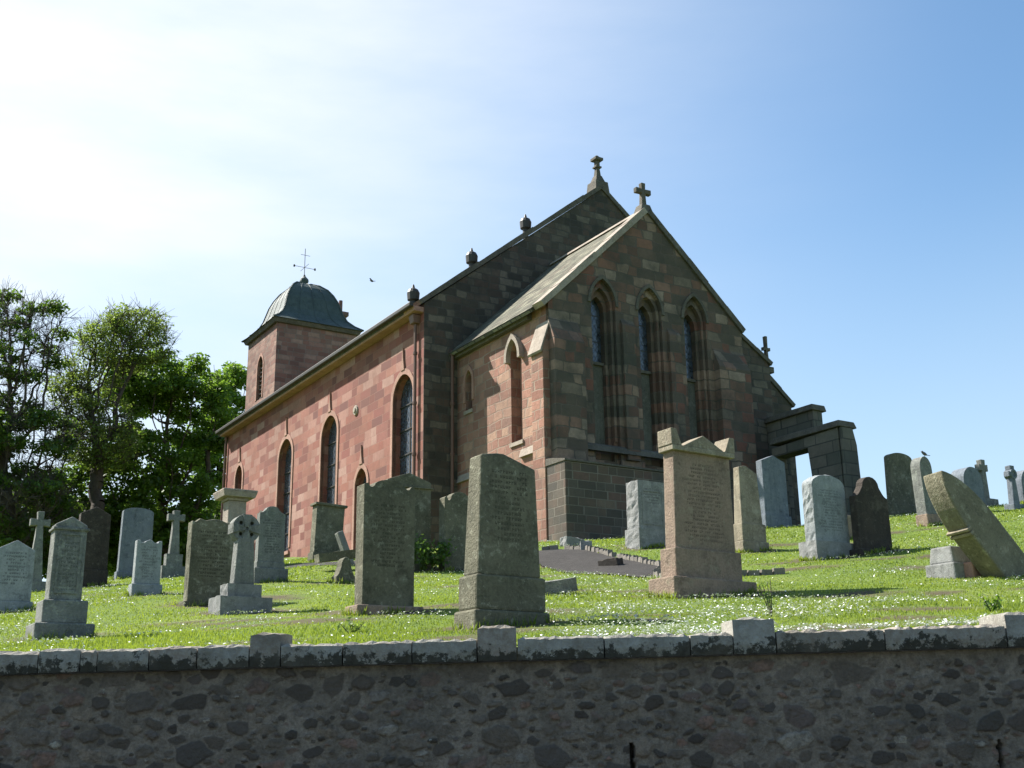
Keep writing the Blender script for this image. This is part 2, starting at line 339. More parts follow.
# ------------------------------------------------------------------ object helpers
def link(o, parent=None):
    COL.objects.link(o)
    if parent: o.parent = parent
    return o
def meshobj(name, verts, faces, mat, parent=None, smooth=False):
    me = bpy.data.meshes.new(name); me.from_pydata([tuple(v) for v in verts], [], faces); me.update()
    me.materials.append(mat)
    if smooth: me.shade_smooth()
    return link(bpy.data.objects.new(name, me), parent)
def bmobj(name, bm, mat, parent=None, smooth=False, bevel=0, seg=2):
    bmesh.ops.remove_doubles(bm, verts=bm.verts, dist=1e-4)
    bmesh.ops.recalc_face_normals(bm, faces=bm.faces)
    if bevel:
        es = [e for e in bm.edges if len(e.link_faces) == 2 and e.calc_face_angle(0) > .45]
        bmesh.ops.bevel(bm, geom=es, offset=bevel, segments=seg, affect='EDGES', profile=.5, clamp_overlap=True)
    me = bpy.data.meshes.new(name); bm.to_mesh(me); bm.free(); me.materials.append(mat)
    if smooth: me.shade_smooth()
    return link(bpy.data.objects.new(name, me), parent)
def thing(name, label, cat, loc=(0, 0, 0), rz=0, group=None):
    o = bpy.data.objects.new(name, None); link(o); o.location = loc; o.rotation_euler = (0, 0, rz)
    o.empty_display_size = .2; o['label'] = label; o['category'] = cat
    if group: o['group'] = group
    return o
def tag(o, label, cat, group=None):
    o['label'] = label; o['category'] = cat
    if group: o['group'] = group
    return o
def kind(o, k): o['kind'] = k; return o
def box(bm, x0, x1, y0, y1, z0, z1, top=None):
    """axis box; top=(ix,iy) insets the top face"""
    ix, iy = top or (0, 0)
    v = [bm.verts.new(p) for p in [(x0, y0, z0), (x1, y0, z0), (x1, y1, z0), (x0, y1, z0), (x0 + ix, y0 + iy, z1), (x1 - ix, y0 + iy, z1), (x1 - ix, y1 - iy, z1), (x0 + ix, y1 - iy, z1)]]
    for f in [(0, 3, 2, 1), (4, 5, 6, 7), (0, 1, 5, 4), (1, 2, 6, 5), (2, 3, 7, 6), (3, 0, 4, 7)]: bm.faces.new([v[i] for i in f])
def plate(bm, outer, holes, w0, w1, axis='y'):
    """flat wall of thickness w0..w1 with openings; outer/holes are lists of (u, z)"""
    mp = (lambda u, z, w: (u, w, z)) if axis == 'y' else (lambda u, z, w: (w, u, z))
    loops = [outer] + list(holes)
    tess = tessellate_polygon([[Vector((u, z, 0)) for u, z in lp] for lp in loops])
    flat = [p for lp in loops for p in lp]
    for w in (w0, w1):
        vv = [bm.verts.new(mp(u, z, w)) for u, z in flat]
        for t in tess:
            try: bm.faces.new([vv[i] for i in t])
            except ValueError: pass
    for lp in loops:
        k = len(lp)
        for i in range(k):
            a, b_ = lp[i], lp[(i + 1) % k]
            bm.faces.new([bm.verts.new(mp(*q)) for q in ((*a, w0), (*b_, w0), (*b_, w1), (*a, w1))])
def arch(uc, w, z0, zt, pointed=1.0, n=8):
    """opening outline: jambs then arch; pointed 0 = round, 1 = lancet"""
    hw = w / 2; rise = hw * (1 + .75 * pointed); zs = zt - rise
    pts = [(uc - hw, z0), (uc + hw, z0)]
    # arcs
    r = (hw * hw + rise * rise) / (2 * hw) if pointed > 0 else hw
    cxr = uc + hw - r
    a1 = math.atan2(rise, uc - cxr) if pointed > 0 else math.pi / 2
    for i in range(n + 1):
        a = a1 * i / n; pts.append((cxr + r * math.cos(a), zs + r * math.sin(a)))
    cxl = uc - hw + r
    for i in range(n - 1, -1, -1):
        a = a1 * i / n; pts.append((cxl - r * math.cos(a), zs + r * math.sin(a)))
    return pts
def arch_ring(bm, uc, w, zt, t, w0, w1, axis, pointed=1.0, leg=.0):
    """moulding that follows the head of an arch, thickness t"""
    inner = arch(uc, w, 0, zt, pointed)[2:]; outer = arch(uc, w + 2 * t, 0, zt + t * 1.3, pointed)[2:]
    zs = inner[0][1]
    if leg:
        inner = [(inner[0][0], zs - leg)] + inner + [(inner[-1][0], zs - leg)]
        outer = [(outer[0][0], zs - leg)] + outer + [(outer[-1][0], zs - leg)]
    mp = (lambda u, z, w: (u, w, z)) if axis == 'y' else (lambda u, z, w: (w, u, z))
    k = len(inner)
    for i in range(k - 1):
        a, b_, c, d = inner[i], inner[i + 1], outer[i + 1], outer[i]
        va = [bm.verts.new(mp(*q, w0)) for q in (a, b_, c, d)]; vb = [bm.verts.new(mp(*q, w1)) for q in (a, b_, c, d)]
        bm.faces.new(va); bm.faces.new(vb)
        for p, q in ((0, 1), (2, 3)): bm.faces.new([va[p], va[q], vb[q], vb[p]])
        if i == 0: bm.faces.new([va[3], va[0], vb[0], vb[3]])
        if i == k - 2: bm.faces.new([va[1], va[2], vb[2], vb[1]])
def prism(bm, poly, w0, w1, axis='y'): plate(bm, poly, [], w0, w1, axis)
def tube(bm, a, b_, r0, r1=None, n=8):
    r1 = r0 if r1 is None else r1
    a, b_ = Vector(a), Vector(b_); d = (b_ - a).normalized()
    x = d.orthogonal().normalized(); y = d.cross(x)
    A = [bm.verts.new(a + (x * math.cos(t) + y * math.sin(t)) * r0) for t in [2 * math.pi * i / n for i in range(n)]]
    B = [bm.verts.new(b_ + (x * math.cos(t) + y * math.sin(t)) * r1) for t in [2 * math.pi * i / n for i in range(n)]]
    for i in range(n): bm.faces.new([A[i], A[(i + 1) % n], B[(i + 1) % n], B[i]])
    bm.faces.new(A[::-1]); bm.faces.new(B)
def lathe(bm, prof, c=(0, 0, 0), n=12):
    rings = []
    for r, z in prof:
        rings.append([bm.verts.new((c[0] + r * math.cos(2 * math.pi * i / n), c[1] + r * math.sin(2 * math.pi * i / n), c[2] + z)) for i in range(n)])
    for a, b_ in zip(rings, rings[1:]):
        for i in range(n): bm.faces.new([a[i], a[(i + 1) % n], b_[(i + 1) % n], b_[i]])
    bm.faces.new(rings[0][::-1]); bm.faces.new(rings[-1])

# ================================================================== GROUND, ROAD
# stones are surveyed first so the turf can be worn bare at their feet
SOIL = []   # (x, y, rx, ry)
def axis_vals(lo, hi, fine0, fine1, step, growth=1.25):
    v = list(np.arange(fine0, fine1 + 1e-6, step)); s = step
    a = v[-1]
    while a < hi: s *= growth; a += s; v.append(a)
    s = step; a = v[0]; pre = []
    while a > lo: s *= growth; a -= s; pre.append(a)
    return np.array(pre[::-1] + v)
def path_center(t):   # path polyline in world coords (filled below)
    return t
PATH = [ground(*q) for q in [(515, 556), (548, 554), (590, 564), (630, 573), (668, 580)]]
PATH = [PATH[0] + Vector((-5.0, 1.2, 0)), PATH[0] + Vector((-2.5, .3, 0))] + PATH + [PATH[-1] + Vector((1.2, .05, 0)), PATH[-1] + Vector((3.2, .3, 0)), PATH[-1] + Vector((8, 1.5, 0)), PATH[-1] + Vector((18, 4, 0))]
def smooth_path(pts, k=8):
    out = []
    for i in range(len(pts) - 1):
        p0, p1, p2, p3 = pts[max(i - 1, 0)], pts[i], pts[i + 1], pts[min(i + 2, len(pts) - 1)]
        for j in range(k):
            t = j / k
            out.append(.5 * ((2 * p1) + (p2 - p0) * t + (2 * p0 - 5 * p1 + 4 * p2 - p3) * t * t + (3 * p1 - p0 - 3 * p2 + p3) * t ** 3))
    out.append(pts[-1]); return out
PC = smooth_path(PATH)
PCA = np.array([(p.x, p.y) for p in PC])
PATH_W = .85
def pw_at(i): return (.76 + .02 * math.sin(i * 2.1) - 1.2 * max(0, (i - 38) / 10)) if i < 46 else -.3
def path_dist(X, Y):
    d = np.full(X.shape, 1e9)
    for i in range(len(PCA) - 1):
        a = PCA[i]; ab = PCA[i + 1] - a; l2 = (ab ** 2).sum() + 1e-9
        t = np.clip(((X - a[0]) * ab[0] + (Y - a[1]) * ab[1]) / l2, 0, 1)
        d = np.minimum(d, np.hypot(X - a[0] - t * ab[0], Y - a[1] - t * ab[1]) + PATH_W - pw_at(i))
    return d

# ================================================================== HEADSTONES
def prof(kindname, rise=.12):
    k = kindname; P = []
    if k == 'flat': return [(0, 0), (1, 0), (1, 1), (0, 1)]
    if k == 'peak': return [(0, 0), (1, 0), (1, 1 - rise), (.5, 1), (0, 1 - rise)]
    if k == 'leftpeak': return [(0, 0), (1, 0), (1, 1 - rise), (.42, 1), (.30, 1), (0, 1 - rise * .25)]
    if k == 'round':
        P = [(0, 0), (1, 0)]
        for i in range(15):
            a = math.pi * i / 14; P.append((.5 + .5 * math.cos(a), 1 - rise + rise * math.sin(a)))
        return P
    if k == 'gothic':
        P = [(0, 0), (1, 0)]
        a1 = R(62); c0 = (.5 - math.cos(a1)) / (1 - math.cos(a1))
        arc = [((math.cos(a1 * i / 9) * (1 - c0) + c0), math.sin(a1 * i / 9) / math.sin(a1)) for i in range(10)]
        P += [(u, 1 - rise + rise * v_) for u, v_ in arc] + [(1 - u, 1 - rise + rise * v_) for u, v_ in arc[-2::-1]]
        return P
    if k == 'scallop':   # raised round centre, small ears
        P = [(0, 0), (1, 0), (1, 1 - rise * .55), (.93, 1 - rise * .42), (.88, 1 - rise * .75), (.84, 1 - rise * .75)]
        for i in range(11):
            a = math.pi * i / 10; P.append((.5 + .30 * math.cos(a), 1 - rise * .6 + rise * .6 * math.sin(a)))
        P += [(.16, 1 - rise * .75), (.12, 1 - rise * .75), (.07, 1 - rise * .42), (0, 1 - rise * .55)]
        return P
    if k == 'ogee':      # shoulders sweeping up to a round head
        P = [(0, 0), (1, 0), (1, 1 - rise)]
        for i in range(1, 6): t = i / 6; P.append((1 - .22 * t, 1 - rise + rise * .45 * t * t))
        for i in range(9):
            a = math.pi * i / 8; P.append((.5 + .26 * math.cos(a), 1 - rise * .5 + rise * .5 * math.sin(a)))
        for i in range(5, 0, -1): t = i / 6; P.append((.22 * t, 1 - rise + rise * .45 * t * t))
        P.append((0, 1 - rise)); return P
    if k == 'steps':
        return [(0, 0), (1, 0), (1, 1 - rise * .3), (.86, 1 - rise * .3), (.84, 1 - rise), (.7, 1 - rise), (.62, 1 - rise * .4), (.5, 1), (.38, 1 - rise * .4), (.3, 1 - rise), (.16, 1 - rise), (.14, 1 - rise * .3), (0, 1 - rise * .3)]
    if k == 'rough':
        return [(0, 0), (1, 0), (1, .97), (.9, .985), (.8, .96), (.66, .99), (.5, 1), (.3, .975), (.18, .99), (.08, .95), (0, .96)]
YAW = math.atan2(T3.y, T3.x)
def survey(xl, xc, xr, yb, yaw=YAW, Y=None):
    """near-left corner of the base, its width along the face and its depth"""
    P = ground(xc, yb) if Y is None else at_y(xc, yb, Y)
    tx = Vector((math.cos(yaw), math.sin(yaw), 0)); ty = Vector((-math.sin(yaw), math.cos(yaw), 0))
    r = ray(xr, yb); nrm = ty; k = ((P - CV) @ nrm) / (r @ nrm); Q = CV + r * k; w = abs((Q - P) @ tx)
    r = ray(xl, yb); nrm = tx; k = ((P - CV) @ nrm) / (r @ nrm); Q = CV + r * k; d = abs((Q - P) @ ty)
    return P, tx, ty, w, d
def zpix(P, px, py):
    """height above P.z at which the upright through P shows at image row py"""
    r = ray(px, py); t = (P.y - CV.y) / r.y
    return CV.z + r.z * t - P.z
def body(bm, pf, w, h, d, x0, y0, z0, taper=0., dtaper=0., rough=0, seed=0):
    """outline pf extruded through depth d and tapered to the top"""
    rr = random.Random(seed)
    def mp(u, v, s):
        tw = w * (1 - taper * v); td = d * (1 - dtaper * v)
        return Vector((x0 + w / 2 + (u - .5) * tw, y0 + d / 2 + (s - .5) * td, z0 + v * h))
    if rough:
        # add points along the outline so it can be knocked about
        q = []
        for i in range(len(pf)):
            a, b_ = pf[i], pf[(i + 1) % len(pf)]; ln = math.hypot((a[0] - b_[0]) * w, (a[1] - b_[1]) * h); k = max(1, int(ln / .08)) if i != 0 else 1
            for j in range(k): q.append((a[0] + (b_[0] - a[0]) * j / k, a[1] + (b_[1] - a[1]) * j / k))
        pf = q
    layers = [0, 1] if not rough else [0, .25, .5, .75, 1]
    grid = []
    for s in layers:
        row = []
        for u, v in pf:
            p = mp(u, v, s)
            if rough and v > .01:
                amp = rough * (1 if 0 < s < 1 else .35)
                cx = Vector((x0 + w / 2, p.y, z0 + h * .5)); dr = (p - cx); dr.y = 0; dr.normalize()
                p += dr * rr.uniform(-.4, 1) * amp
            row.append(bm.verts.new(p))
        grid.append(row)
    k = len(pf)
    for a, b_ in zip(grid, grid[1:]):
        for i in range(k): bm.faces.new([a[i], a[(i + 1) % k], b_[(i + 1) % k], b_[i]])
    for row in (grid[0], grid[-1]):
        pl = [v.co for v in row]
        tess = tessellate_polygon([[Vector((p.x, p.z, 0)) for p in pl]])
        for t in tess:
            try: bm.faces.new([row[i] for i in t])
            except ValueError: pass
def lettering(o, xc, half, z0, z1, lh, ymid):
    """store text coordinates on the front face of a tablet (used by the stone material)"""
    me = o.data; a = me.attributes.new('txa', 'FLOAT_VECTOR', 'CORNER'); t = me.attributes.new('txn', 'FLOAT', 'CORNER')
    a, t = me.attributes['txa'], me.attributes['txn']; lw = lh * .62
    for p in me.polygons:
        if p.normal.y > -.8: continue
        for li in p.loop_indices:
            co = me.vertices[me.loops[li].vertex_index].co
            a.data[li].vector = ((co.x - xc) / lw, (z1 - co.z) / lh, half / lw); t.data[li].value = (z1 - z0) / lh
stones = []
def headstone(xl, xc, xr, yb, ytop, pf, mat, label, tiers=(), name='headstone', taper=.04, dtaper=.0, lean=(0, 0), rough=0, basemat=None, letters=None,
              bodyinset=None, yaw=YAW, cat='gravestone', bevel=.012, group=None, cornice=None, depth=None, soil=True, Y=None, panel=False, lab=None):
    """tiers: (y pixel of tier top, inset of this tier from the one below in m)"""
    P, tx, ty, w, d = survey(xl, xc, xr, yb, yaw, Y)
    if depth: d = depth
    d = max(.10, min(d, .62))
    yawr = yaw
    base_c = P + tx * (w / 2) + ty * (d / 2)
    o = thing(name, label, cat, base_c, yawr, group)
    o.rotation_euler = (lean[0], lean[1], yawr)
    seed = int(xc * 7 + yb)
    x0, x1, y0, y1 = -w / 2, w / 2, -d / 2, d / 2
    zb = -.35
    if tiers:
        for i, (yt, inset) in enumerate(tiers):
            zt = zpix(P, xc, yt)
            bm = bmesh.new()
            body(bm, [(0, 0), (1, 0), (1, 1), (0, 1)], x1 - x0, zt - zb, y1 - y0, x0, y0, zb, taper=0.0, rough=rough * .8, seed=seed + i)
            bmobj('base' if i == 0 else 'plinth', bm, basemat or mat, o, bevel=bevel * 1.3)
            x0 += inset; x1 -= inset; y0 += min(inset, (y1 - y0) * .22); y1 -= min(inset, (y1 - y0) * .22); zb = zt
    ht = zpix(P, (xc + xr) / 2, ytop)
    bw, bd = x1 - x0, y1 - y0
    bm = bmesh.new()
    body(bm, pf, bw, ht - zb, bd, x0, y0, zb, taper, dtaper, rough, seed + 9)
    tb = bmobj('tablet', bm, mat, o, bevel=bevel)
    if cornice:
        for (zf, hh, ov) in cornice:
            bm = bmesh.new(); zc = zb + (ht - zb) * zf; tw = bw * (1 - taper * zf) / 2; td = bd * (1 - dtaper * zf) / 2
            box(bm, -tw - ov, tw + ov, (y0 + y1) / 2 - td - ov, (y0 + y1) / 2 + td + ov, zc, zc + hh)
            bmobj('cornice', bm, mat, o, bevel=.008)
    if panel:
        bm = bmesh.new(); a, b_ = zb + (ht - zb) * .08, zb + (ht - zb) * .80
        m_ = bw * .13
        fr = [(x0 + m_, a), (x1 - m_, a), (x1 - m_, b_), (x0 + m_, b_)]; ins = [(x0 + m_ + .025, a + .025), (x1 - m_ - .025, a + .025), (x1 - m_ - .025, b_ - .025), (x0 + m_ + .025, b_ - .025)]
        plate(bm, fr, [ins], y0 - .012, y0 + .02)
        bmobj('panel_border', bm, mat, o)
    if letters:
        z0f, z1f, lh, mk = letters
        lettering(tb, 0, bw * .36, zb + (ht - zb) * z0f, zb + (ht - zb) * z1f, lh, 0)
    stones.append((o, w, d))
    if soil: SOIL.append((base_c.x, base_c.y - .05, w * .5 + .10, d * .5 + .22))
    return o, w, d, ht, P

# --- foreground / middle row
headstone(453, 475, 551, 630, 447, prof('leftpeak', .10), M['mossy'], 'big mossy headstone with sloping peaked top, closest to the roadside wall', tiers=[(609, .03), (573, .035)], taper=.12, dtaper=.2, letters=(.28, .86, .05, 'ink_pale'), bevel=.018, lean=(0, R(.8)))
headstone(339, 357, 424, 616, 475, prof('scallop', .09), M['mossy'], 'broad mossy headstone with scalloped top and two carved ears on a pinkish base', tiers=[(604, .09)], taper=-.01, letters=(.3, .8, .045, 'ink_pale'), depth=.34, basemat=M['pinkbuff'])
o18 = headstone(655, 675, 758, 599, 444, prof('flat'), M['pinkbuff'], 'tall pinkish sandstone headstone crowned by three carved points on a stepped base', tiers=[(576, .13), (545, .05)], taper=.045, letters=(.08, .88, .05, 'ink_pale'), lean=(0, R(.8)), depth=.5)
headstone(25, 33, 94, 641, 512, prof('peak', .10), M['grey'], 'tall grey monument with carved pediment on two wide plinths, lower left corner', tiers=[(622, .07), (598, .06)], taper=.02, letters=(.12, .74, .04, 'ink'), depth=.5, cornice=[(.83, .03, .02)], panel=True, name='monument')
headstone(-18, -12, 32, 614, 538, prof('peak', .16), M['pale'], 'pale grey headstone with low pointed top, cut off by the left edge', tiers=[(600, .03)], taper=.02, letters=(.25, .8, .05, 'ink_pale'), depth=.2)
headstone(70, 73, 107, 588, 505, prof('peak', .12), M['brown'], 'dark brown headstone with low pediment behind the grey pedimented monument', taper=.05, depth=.25, tiers=[(568, .02)])
headstone(111, 116, 152, 580, 506, prof('round', .07), M['bluegrey'], 'blue-grey granite headstone with a shallow curved top under the trees', tiers=[(571, .04)], taper=.06, depth=.25)
headstone(127, 131, 162, 597, 538, prof('steps', .07), M['pale'], 'small pale headstone with notched top in front of the blue-grey granite one', tiers=[(583, .035)], taper=.03, letters=(.1, .85, .045, 'ink'), depth=.22)
headstone(166, 184, 237, 607, 516, prof('rough'), M['mossy'], 'wide mossy brown slab with uneven top directly left of the wheel-headed cross', tiers=[(601, .05)], taper=.02, rough=.012, letters=(.3, .85, .05, 'ink_pale'), depth=.3)
headstone(249, 254, 288, 584, 504, prof('ogee', .13), M['grey'], 'grey headstone with round knob top on scrolled shoulders, right of the wheel-headed cross', tiers=[(567, .05), (560, .015)], taper=.03, letters=(.15, .75, .045, 'ink'), depth=.28)
headstone(309, 313, 343, 556, 502, prof('flat'), M['mossy'], 'weathered brownish headstone with a moulded cap leaning slightly by the red nave wall', taper=-.02, lean=(0, R(2.5)), cornice=[(.95, .06, .05)], depth=.35, tiers=[(552, .03)], soil=False, Y=27.5)
headstone(331, 336, 356, 584, 556, prof('ogee', .4), M['mossy'], 'knee-high rounded stub of a headstone beside the broad scalloped one', taper=.05, depth=.22)
headstone(380, 386, 431, 573, 470, prof('peak', .07), M['mossy'], 'mossy headstone with heavy pediment cap half hidden behind the broad scalloped one', taper=.02, depth=.3, cornice=[(.87, .03, .04)])
headstone(440, 444, 476, 571, 490, prof('scallop', .13), M['mossy'], 'narrow scalloped mossy headstone close to the dark corner of the church', taper=.04, depth=.24)
headstone(632, 640, 671, 550, 479, prof('flat'), M['granite_rough'], 'short grey granite headstone with rock-faced edges beside the path kerb', tiers=[(527, .04)], rough=.03, depth=.5, taper=.02, letters=(.5, .85, .06, 'ink_pale'), panel=True)
headstone(731, 744, 770, 553, 463, prof('leftpeak', .12), M['buff'], 'slim tapered buff stone with a hipped top, right of the pinkish three-pointed one', tiers=[(540, .03), (522, .04)], taper=.16, dtaper=.3)
headstone(760, 766, 792, 522, 453, prof('peak', .10), M['bluegrey'], 'shaded blue-grey headstone with pointed top standing against the ruined doorway', taper=.02, depth=.3, tiers=[(514, .04)], soil=False)
headstone(810, 818, 860, 561, 471, prof('round', .16), M['pale'], 'pale granite headstone with round head and chipped edges on a block base', tiers=[(540, .10)], rough=.022, depth=.42, letters=(.18, .78, .05, 'ink'), basemat=M['granite_rough'])
headstone(855, 861, 899, 556, 473, prof('ogee', .28), M['brown'], 'dark brown headstone with round head on swept shoulders, right of the pale granite one', tiers=[(548, .07)], depth=.26, taper=.02)
headstone(838, 843, 860, 541, 514, prof('flat'), M['pinkbuff'], 'low reddish block partly hidden between the pale and the dark brown headstones', depth=.3, soil=False)
headstone(889, 895, 923, 515, 450, prof('round', .10), M['mossy'], 'tall tapering round-topped headstone on the skyline', tiers=[(503, .07)], taper=.12, depth=.35, soil=False)
headstone(918, 929, 943, 527, 455, prof('round', .2), M['grey'], 'thin round-headed headstone with a bird perched on its top', tiers=[(513, .03)], taper=.05, depth=.32, lean=(0, R(-3)), soil=False, basemat=M['pinkbuff'])
headstone(960, 968, 987, 514, 465, prof('round', .22), M['bluegrey'], 'blue-grey round-topped headstone on the skyline behind the fallen-over slab', depth=.4, taper=.02, soil=False)
headstone(1021, 1024, 1040, 500, 468, prof('round', .3), M['bluegrey'], 'dark round-topped headstone cut off by the right edge', depth=.3, soil=False)

# carved points on the pinkish stone
o, w, d, ht, P = o18
bm = bmesh.new(); tw = (w / 2 - .18) * .955
box(bm, -tw - .05, tw + .05, -.145, .145, ht - .02, ht + .05)
bmobj('cornice', bm, M['buff'], o, bevel=.01)
for (a, b_, hh, pk) in ((-tw - .06, -tw + .11, .21, .15), (-tw + .13, tw - .13, .17, .5), (tw - .11, tw + .06, .20, .85)):
    bm = bmesh.new(); ww = b_ - a; zz = ht + .05
    if pk == .5: pl = [(a, zz), (b_, zz), ((a + b_) / 2, zz + hh)]
    elif pk < .5: pl = [(a, zz), (b_, zz), (b_ - .02, zz + .04), (a + ww * .5, zz + hh), (a, zz + hh)]
    else: pl = [(a, zz), (b_, zz), (b_, zz + hh), (b_ - ww * .5, zz + hh), (a + .02, zz + .04)]
    prism(bm, pl, -.14, .14); bmobj('acroterion', bm, M['buff'], o, bevel=.008)

# --- crosses
def cross_poly(w, h, arm_z, arm_t, shaft_b, shaft_t):
    return [(-shaft_b / 2, 0), (shaft_b / 2, 0), (shaft_t / 2, arm_z - arm_t / 2), (w / 2, arm_z - arm_t / 2 - .015), (w / 2, arm_z + arm_t / 2 + .015), (shaft_t / 2, arm_z + arm_t / 2),
            (shaft_t / 2 + .012, h), (-shaft_t / 2 - .012, h), (-shaft_t / 2, arm_z + arm_t / 2), (-w / 2, arm_z + arm_t / 2 + .015), (-w / 2, arm_z - arm_t / 2 - .015), (-shaft_t / 2, arm_z - arm_t / 2)]
def base_tiers(o, specs, mat, rough=0):
    z = -.3
    for i, (w, d, zt) in enumerate(specs):
        bm = bmesh.new(); body(bm, [(0, 0), (1, 0), (1, 1), (0, 1)], w, zt - z, d, -w / 2, -d / 2, z, rough=rough, seed=i + 3)
        bmobj('base' if i == 0 else 'plinth', bm, mat, o, bevel=.02); z = zt
    return z
# wheel-headed cross, tiers
P = ground(240, 613); k = P.y / F
o = thing('celtic_cross', 'grey wheel-headed cross with tapering shaft on a rough three-tier base', 'cross monument', P, YAW)
W_ = 52 * k; D_ = .36
z1 = base_tiers(o, [(W_, D_ + .1, 14 * k), (W_ * .66, D_ * .8, 27 * k)], M['granite_rough'], .02)
# the undercut hollow beneath the lowest tier shows as a dark gap: two feet
hh = 97 * k; rad = 14.5 * k; zc = hh - rad
bm = bmesh.new(); body(bm, [(0, 0), (1, 0), (1, 1), (0, 1)], 21 * k, zc - z1 - rad * .6, .18, -10.5 * k, -.1, z1, taper=.22)
bmobj('shaft', bm, M['grey'], o, bevel=.015)
bm = bmesh.new(); circ = [(rad * math.cos(a), zc + rad * math.sin(a)) for a in [2 * math.pi * i / 32 for i in range(32)]]
holes = []
for q in range(4):
    a0 = math.pi / 4 + q * math.pi / 2; c = (rad * .55 * math.cos(a0), zc + rad * .55 * math.sin(a0))
    holes.append([(c[0] + rad * .13 * math.cos(a), c[1] + rad * .13 * math.sin(a)) for a in [2 * math.pi * i / 10 for i in range(10)]])
plate(bm, circ, holes, -.085, .085); bmobj('wheel_head', bm, M['grey'], o, bevel=.01)
bm = bmesh.new()
for q in range(4):
    a0 = q * math.pi / 2; cs, sn = math.cos(a0), math.sin(a0)
    pl = [(.1 * rad, -.12 * rad), (.97 * rad, -.34 * rad), (.97 * rad, .34 * rad), (.1 * rad, .12 * rad)]
    prism(bm, [(x * cs - y * sn, zc + x * sn + y * cs) for x, y in pl], -.105, .105)
bmobj('cross_relief', bm, M['grey'], o)
SOIL.append((P.x, P.y, .5, .35))
# cross under the trees, with stepped base
def latin(px, yb, ytop, yarm, wpx, label, mat, tiers, name='stone_cross', th=.16, sb=None, Y=None):
    P = ground(px, yb) if Y is None else at_y(px, yb, Y); k = P.y / F
    o = thing(name, label, 'cross monument', P, YAW)
    z = base_tiers(o, [(a * k, b_ * k, c * k) for a, b_, c in tiers], mat, .008)
    h = zpix(P, px, ytop) - z; az_ = zpix(P, px, yarm) - z
    bm = bmesh.new(); prism(bm, [(u, v + z) for u, v in cross_poly(wpx * k, h, az_, 6 * k, (sb or 9) * k, 5.5 * k)], -th / 2, th / 2)
    bmobj('cross_shaft', bm, mat, o, bevel=.012); return o, P, k
latin(172, 577, 511, 518, 17, 'grey stone cross on a stepped base under the trees', M['grey'], [(24, 12, 10), (16, 10, 22)], sb=10)
latin(33, 592, 512, 523, 19, 'grey stone cross with a tapering shaft behind the far left monuments', M['grey'], [(26, 14, 10)], sb=14)
latin(986, 505, 460, 468, 13, 'grey stone cross beside the blue-grey round-topped headstone on the skyline', M['grey'], [(22, 14, 8)], sb=8)
# small wheel cross on skyline
P = ground(1015, 509); k = P.y / F
o = thing('celtic_cross', 'small blue-grey wheel-headed cross on the skyline at far right', 'cross monument', P, YAW)
z = base_tiers(o, [(18 * k, 12 * k, 4 * k)], M['bluegrey'])
bm = bmesh.new(); prism(bm, [(u, v + z) for u, v in cross_poly(13 * k, 40 * k, 31 * k, 5 * k, 10 * k, 6 * k)], -.08, .08); bmobj('cross_shaft', bm, M['bluegrey'], o, bevel=.02)
bm = bmesh.new(); zc = z + 31 * k
plate(bm, [(5.2 * k * math.cos(a), zc + 5.2 * k * math.sin(a)) for a in [2 * math.pi * i / 20 for i in range(20)]], [[(2.8 * k * math.cos(a), zc + 2.8 * k * math.sin(a)) for a in [2 * math.pi * i / 12 for i in range(12)]]], -.1, .1)
bmobj('wheel_ring', bm, M['bluegrey'], o)

# tall pedestal with cornice beside the nave
P, tx, ty, w, d = survey(221, 224, 250, 575, YAW, 27.0)
P.z = H(P.x, P.y)
base_c = P + tx * (w / 2) + ty * .45
o = thing('pedestal_monument', 'square pinkish pedestal monument with a wide moulded cornice near the far end of the nave', 'monument', base_c, YAW)
zt = zpix(P, 238, 490); w *= .70
bm = bmesh.new(); box(bm, -w / 2, w / 2, -w / 2, w / 2, -.3, zt * .90); bmobj('shaft', bm, M['dress_pale'], o, bevel=.02)
bm = bmesh.new(); box(bm, -w / 2 - .08, w / 2 + .08, -w / 2 - .08, w / 2 + .08, -.3, .4, top=(.05, .05)); bmobj('base', bm, M['dress_pale'], o, bevel=.02)
bm = bmesh.new(); v0 = zt * .90
box(bm, -w / 2 - .04, w / 2 + .04, -w / 2 - .04, w / 2 + .04, v0, v0 + .07); box(bm, -w / 2 - .16, w / 2 + .16, -w / 2 - .16, w / 2 + .16, v0 + .072, v0 + .20, top=(-.04, -.04)); box(bm, -w / 2 - .2, w / 2 + .2, -w / 2 - .2, w / 2 + .2, v0 + .202, v0 + .25)
bmobj('cornice', bm, M['dress_pale'], o, bevel=.01)

# fallen and leaning pieces by the nave
P = at_y(341, 561, 24.0); P.z = H(P.x, P.y)
o = bmobj('fallen_slab', (lambda bm: (body(bm, [(0, 0), (1, 0), (1, 1), (0, 1)], 1.0, .17, .5, -.5, -.25, 0, rough=.015, seed=4), bm)[1])(bmesh.new()), M['mossy'], bevel=.02)
o.location = P + Vector((0, 0, .22)); o.rotation_euler = (R(4), R(-9), R(20)); tag(o, 'thick weathered slab lying tilted beside the knee-high stub', 'stone slab')
bm = bmesh.new(); box(bm, -.07, .07, -.1, .1, 0, .85); o = bmobj('leaning_slab', bm, M['grey'], bevel=.02)
P = at_y(352, 560, 25.0); P.z = H(P.x, P.y); o.location = P - Vector((0, 0, .08)); o.rotation_euler = (R(-6), R(-20), YAW); tag(o, 'narrow grey stone post leaning over beside the capped headstone', 'stone post')
P = ground(556, 594); bm = bmesh.new(); body(bm, [(0, 0), (1, 0), (1, 1), (0, 1)], .5, .17, .3, -.25, -.15, 0, rough=.015, seed=8)
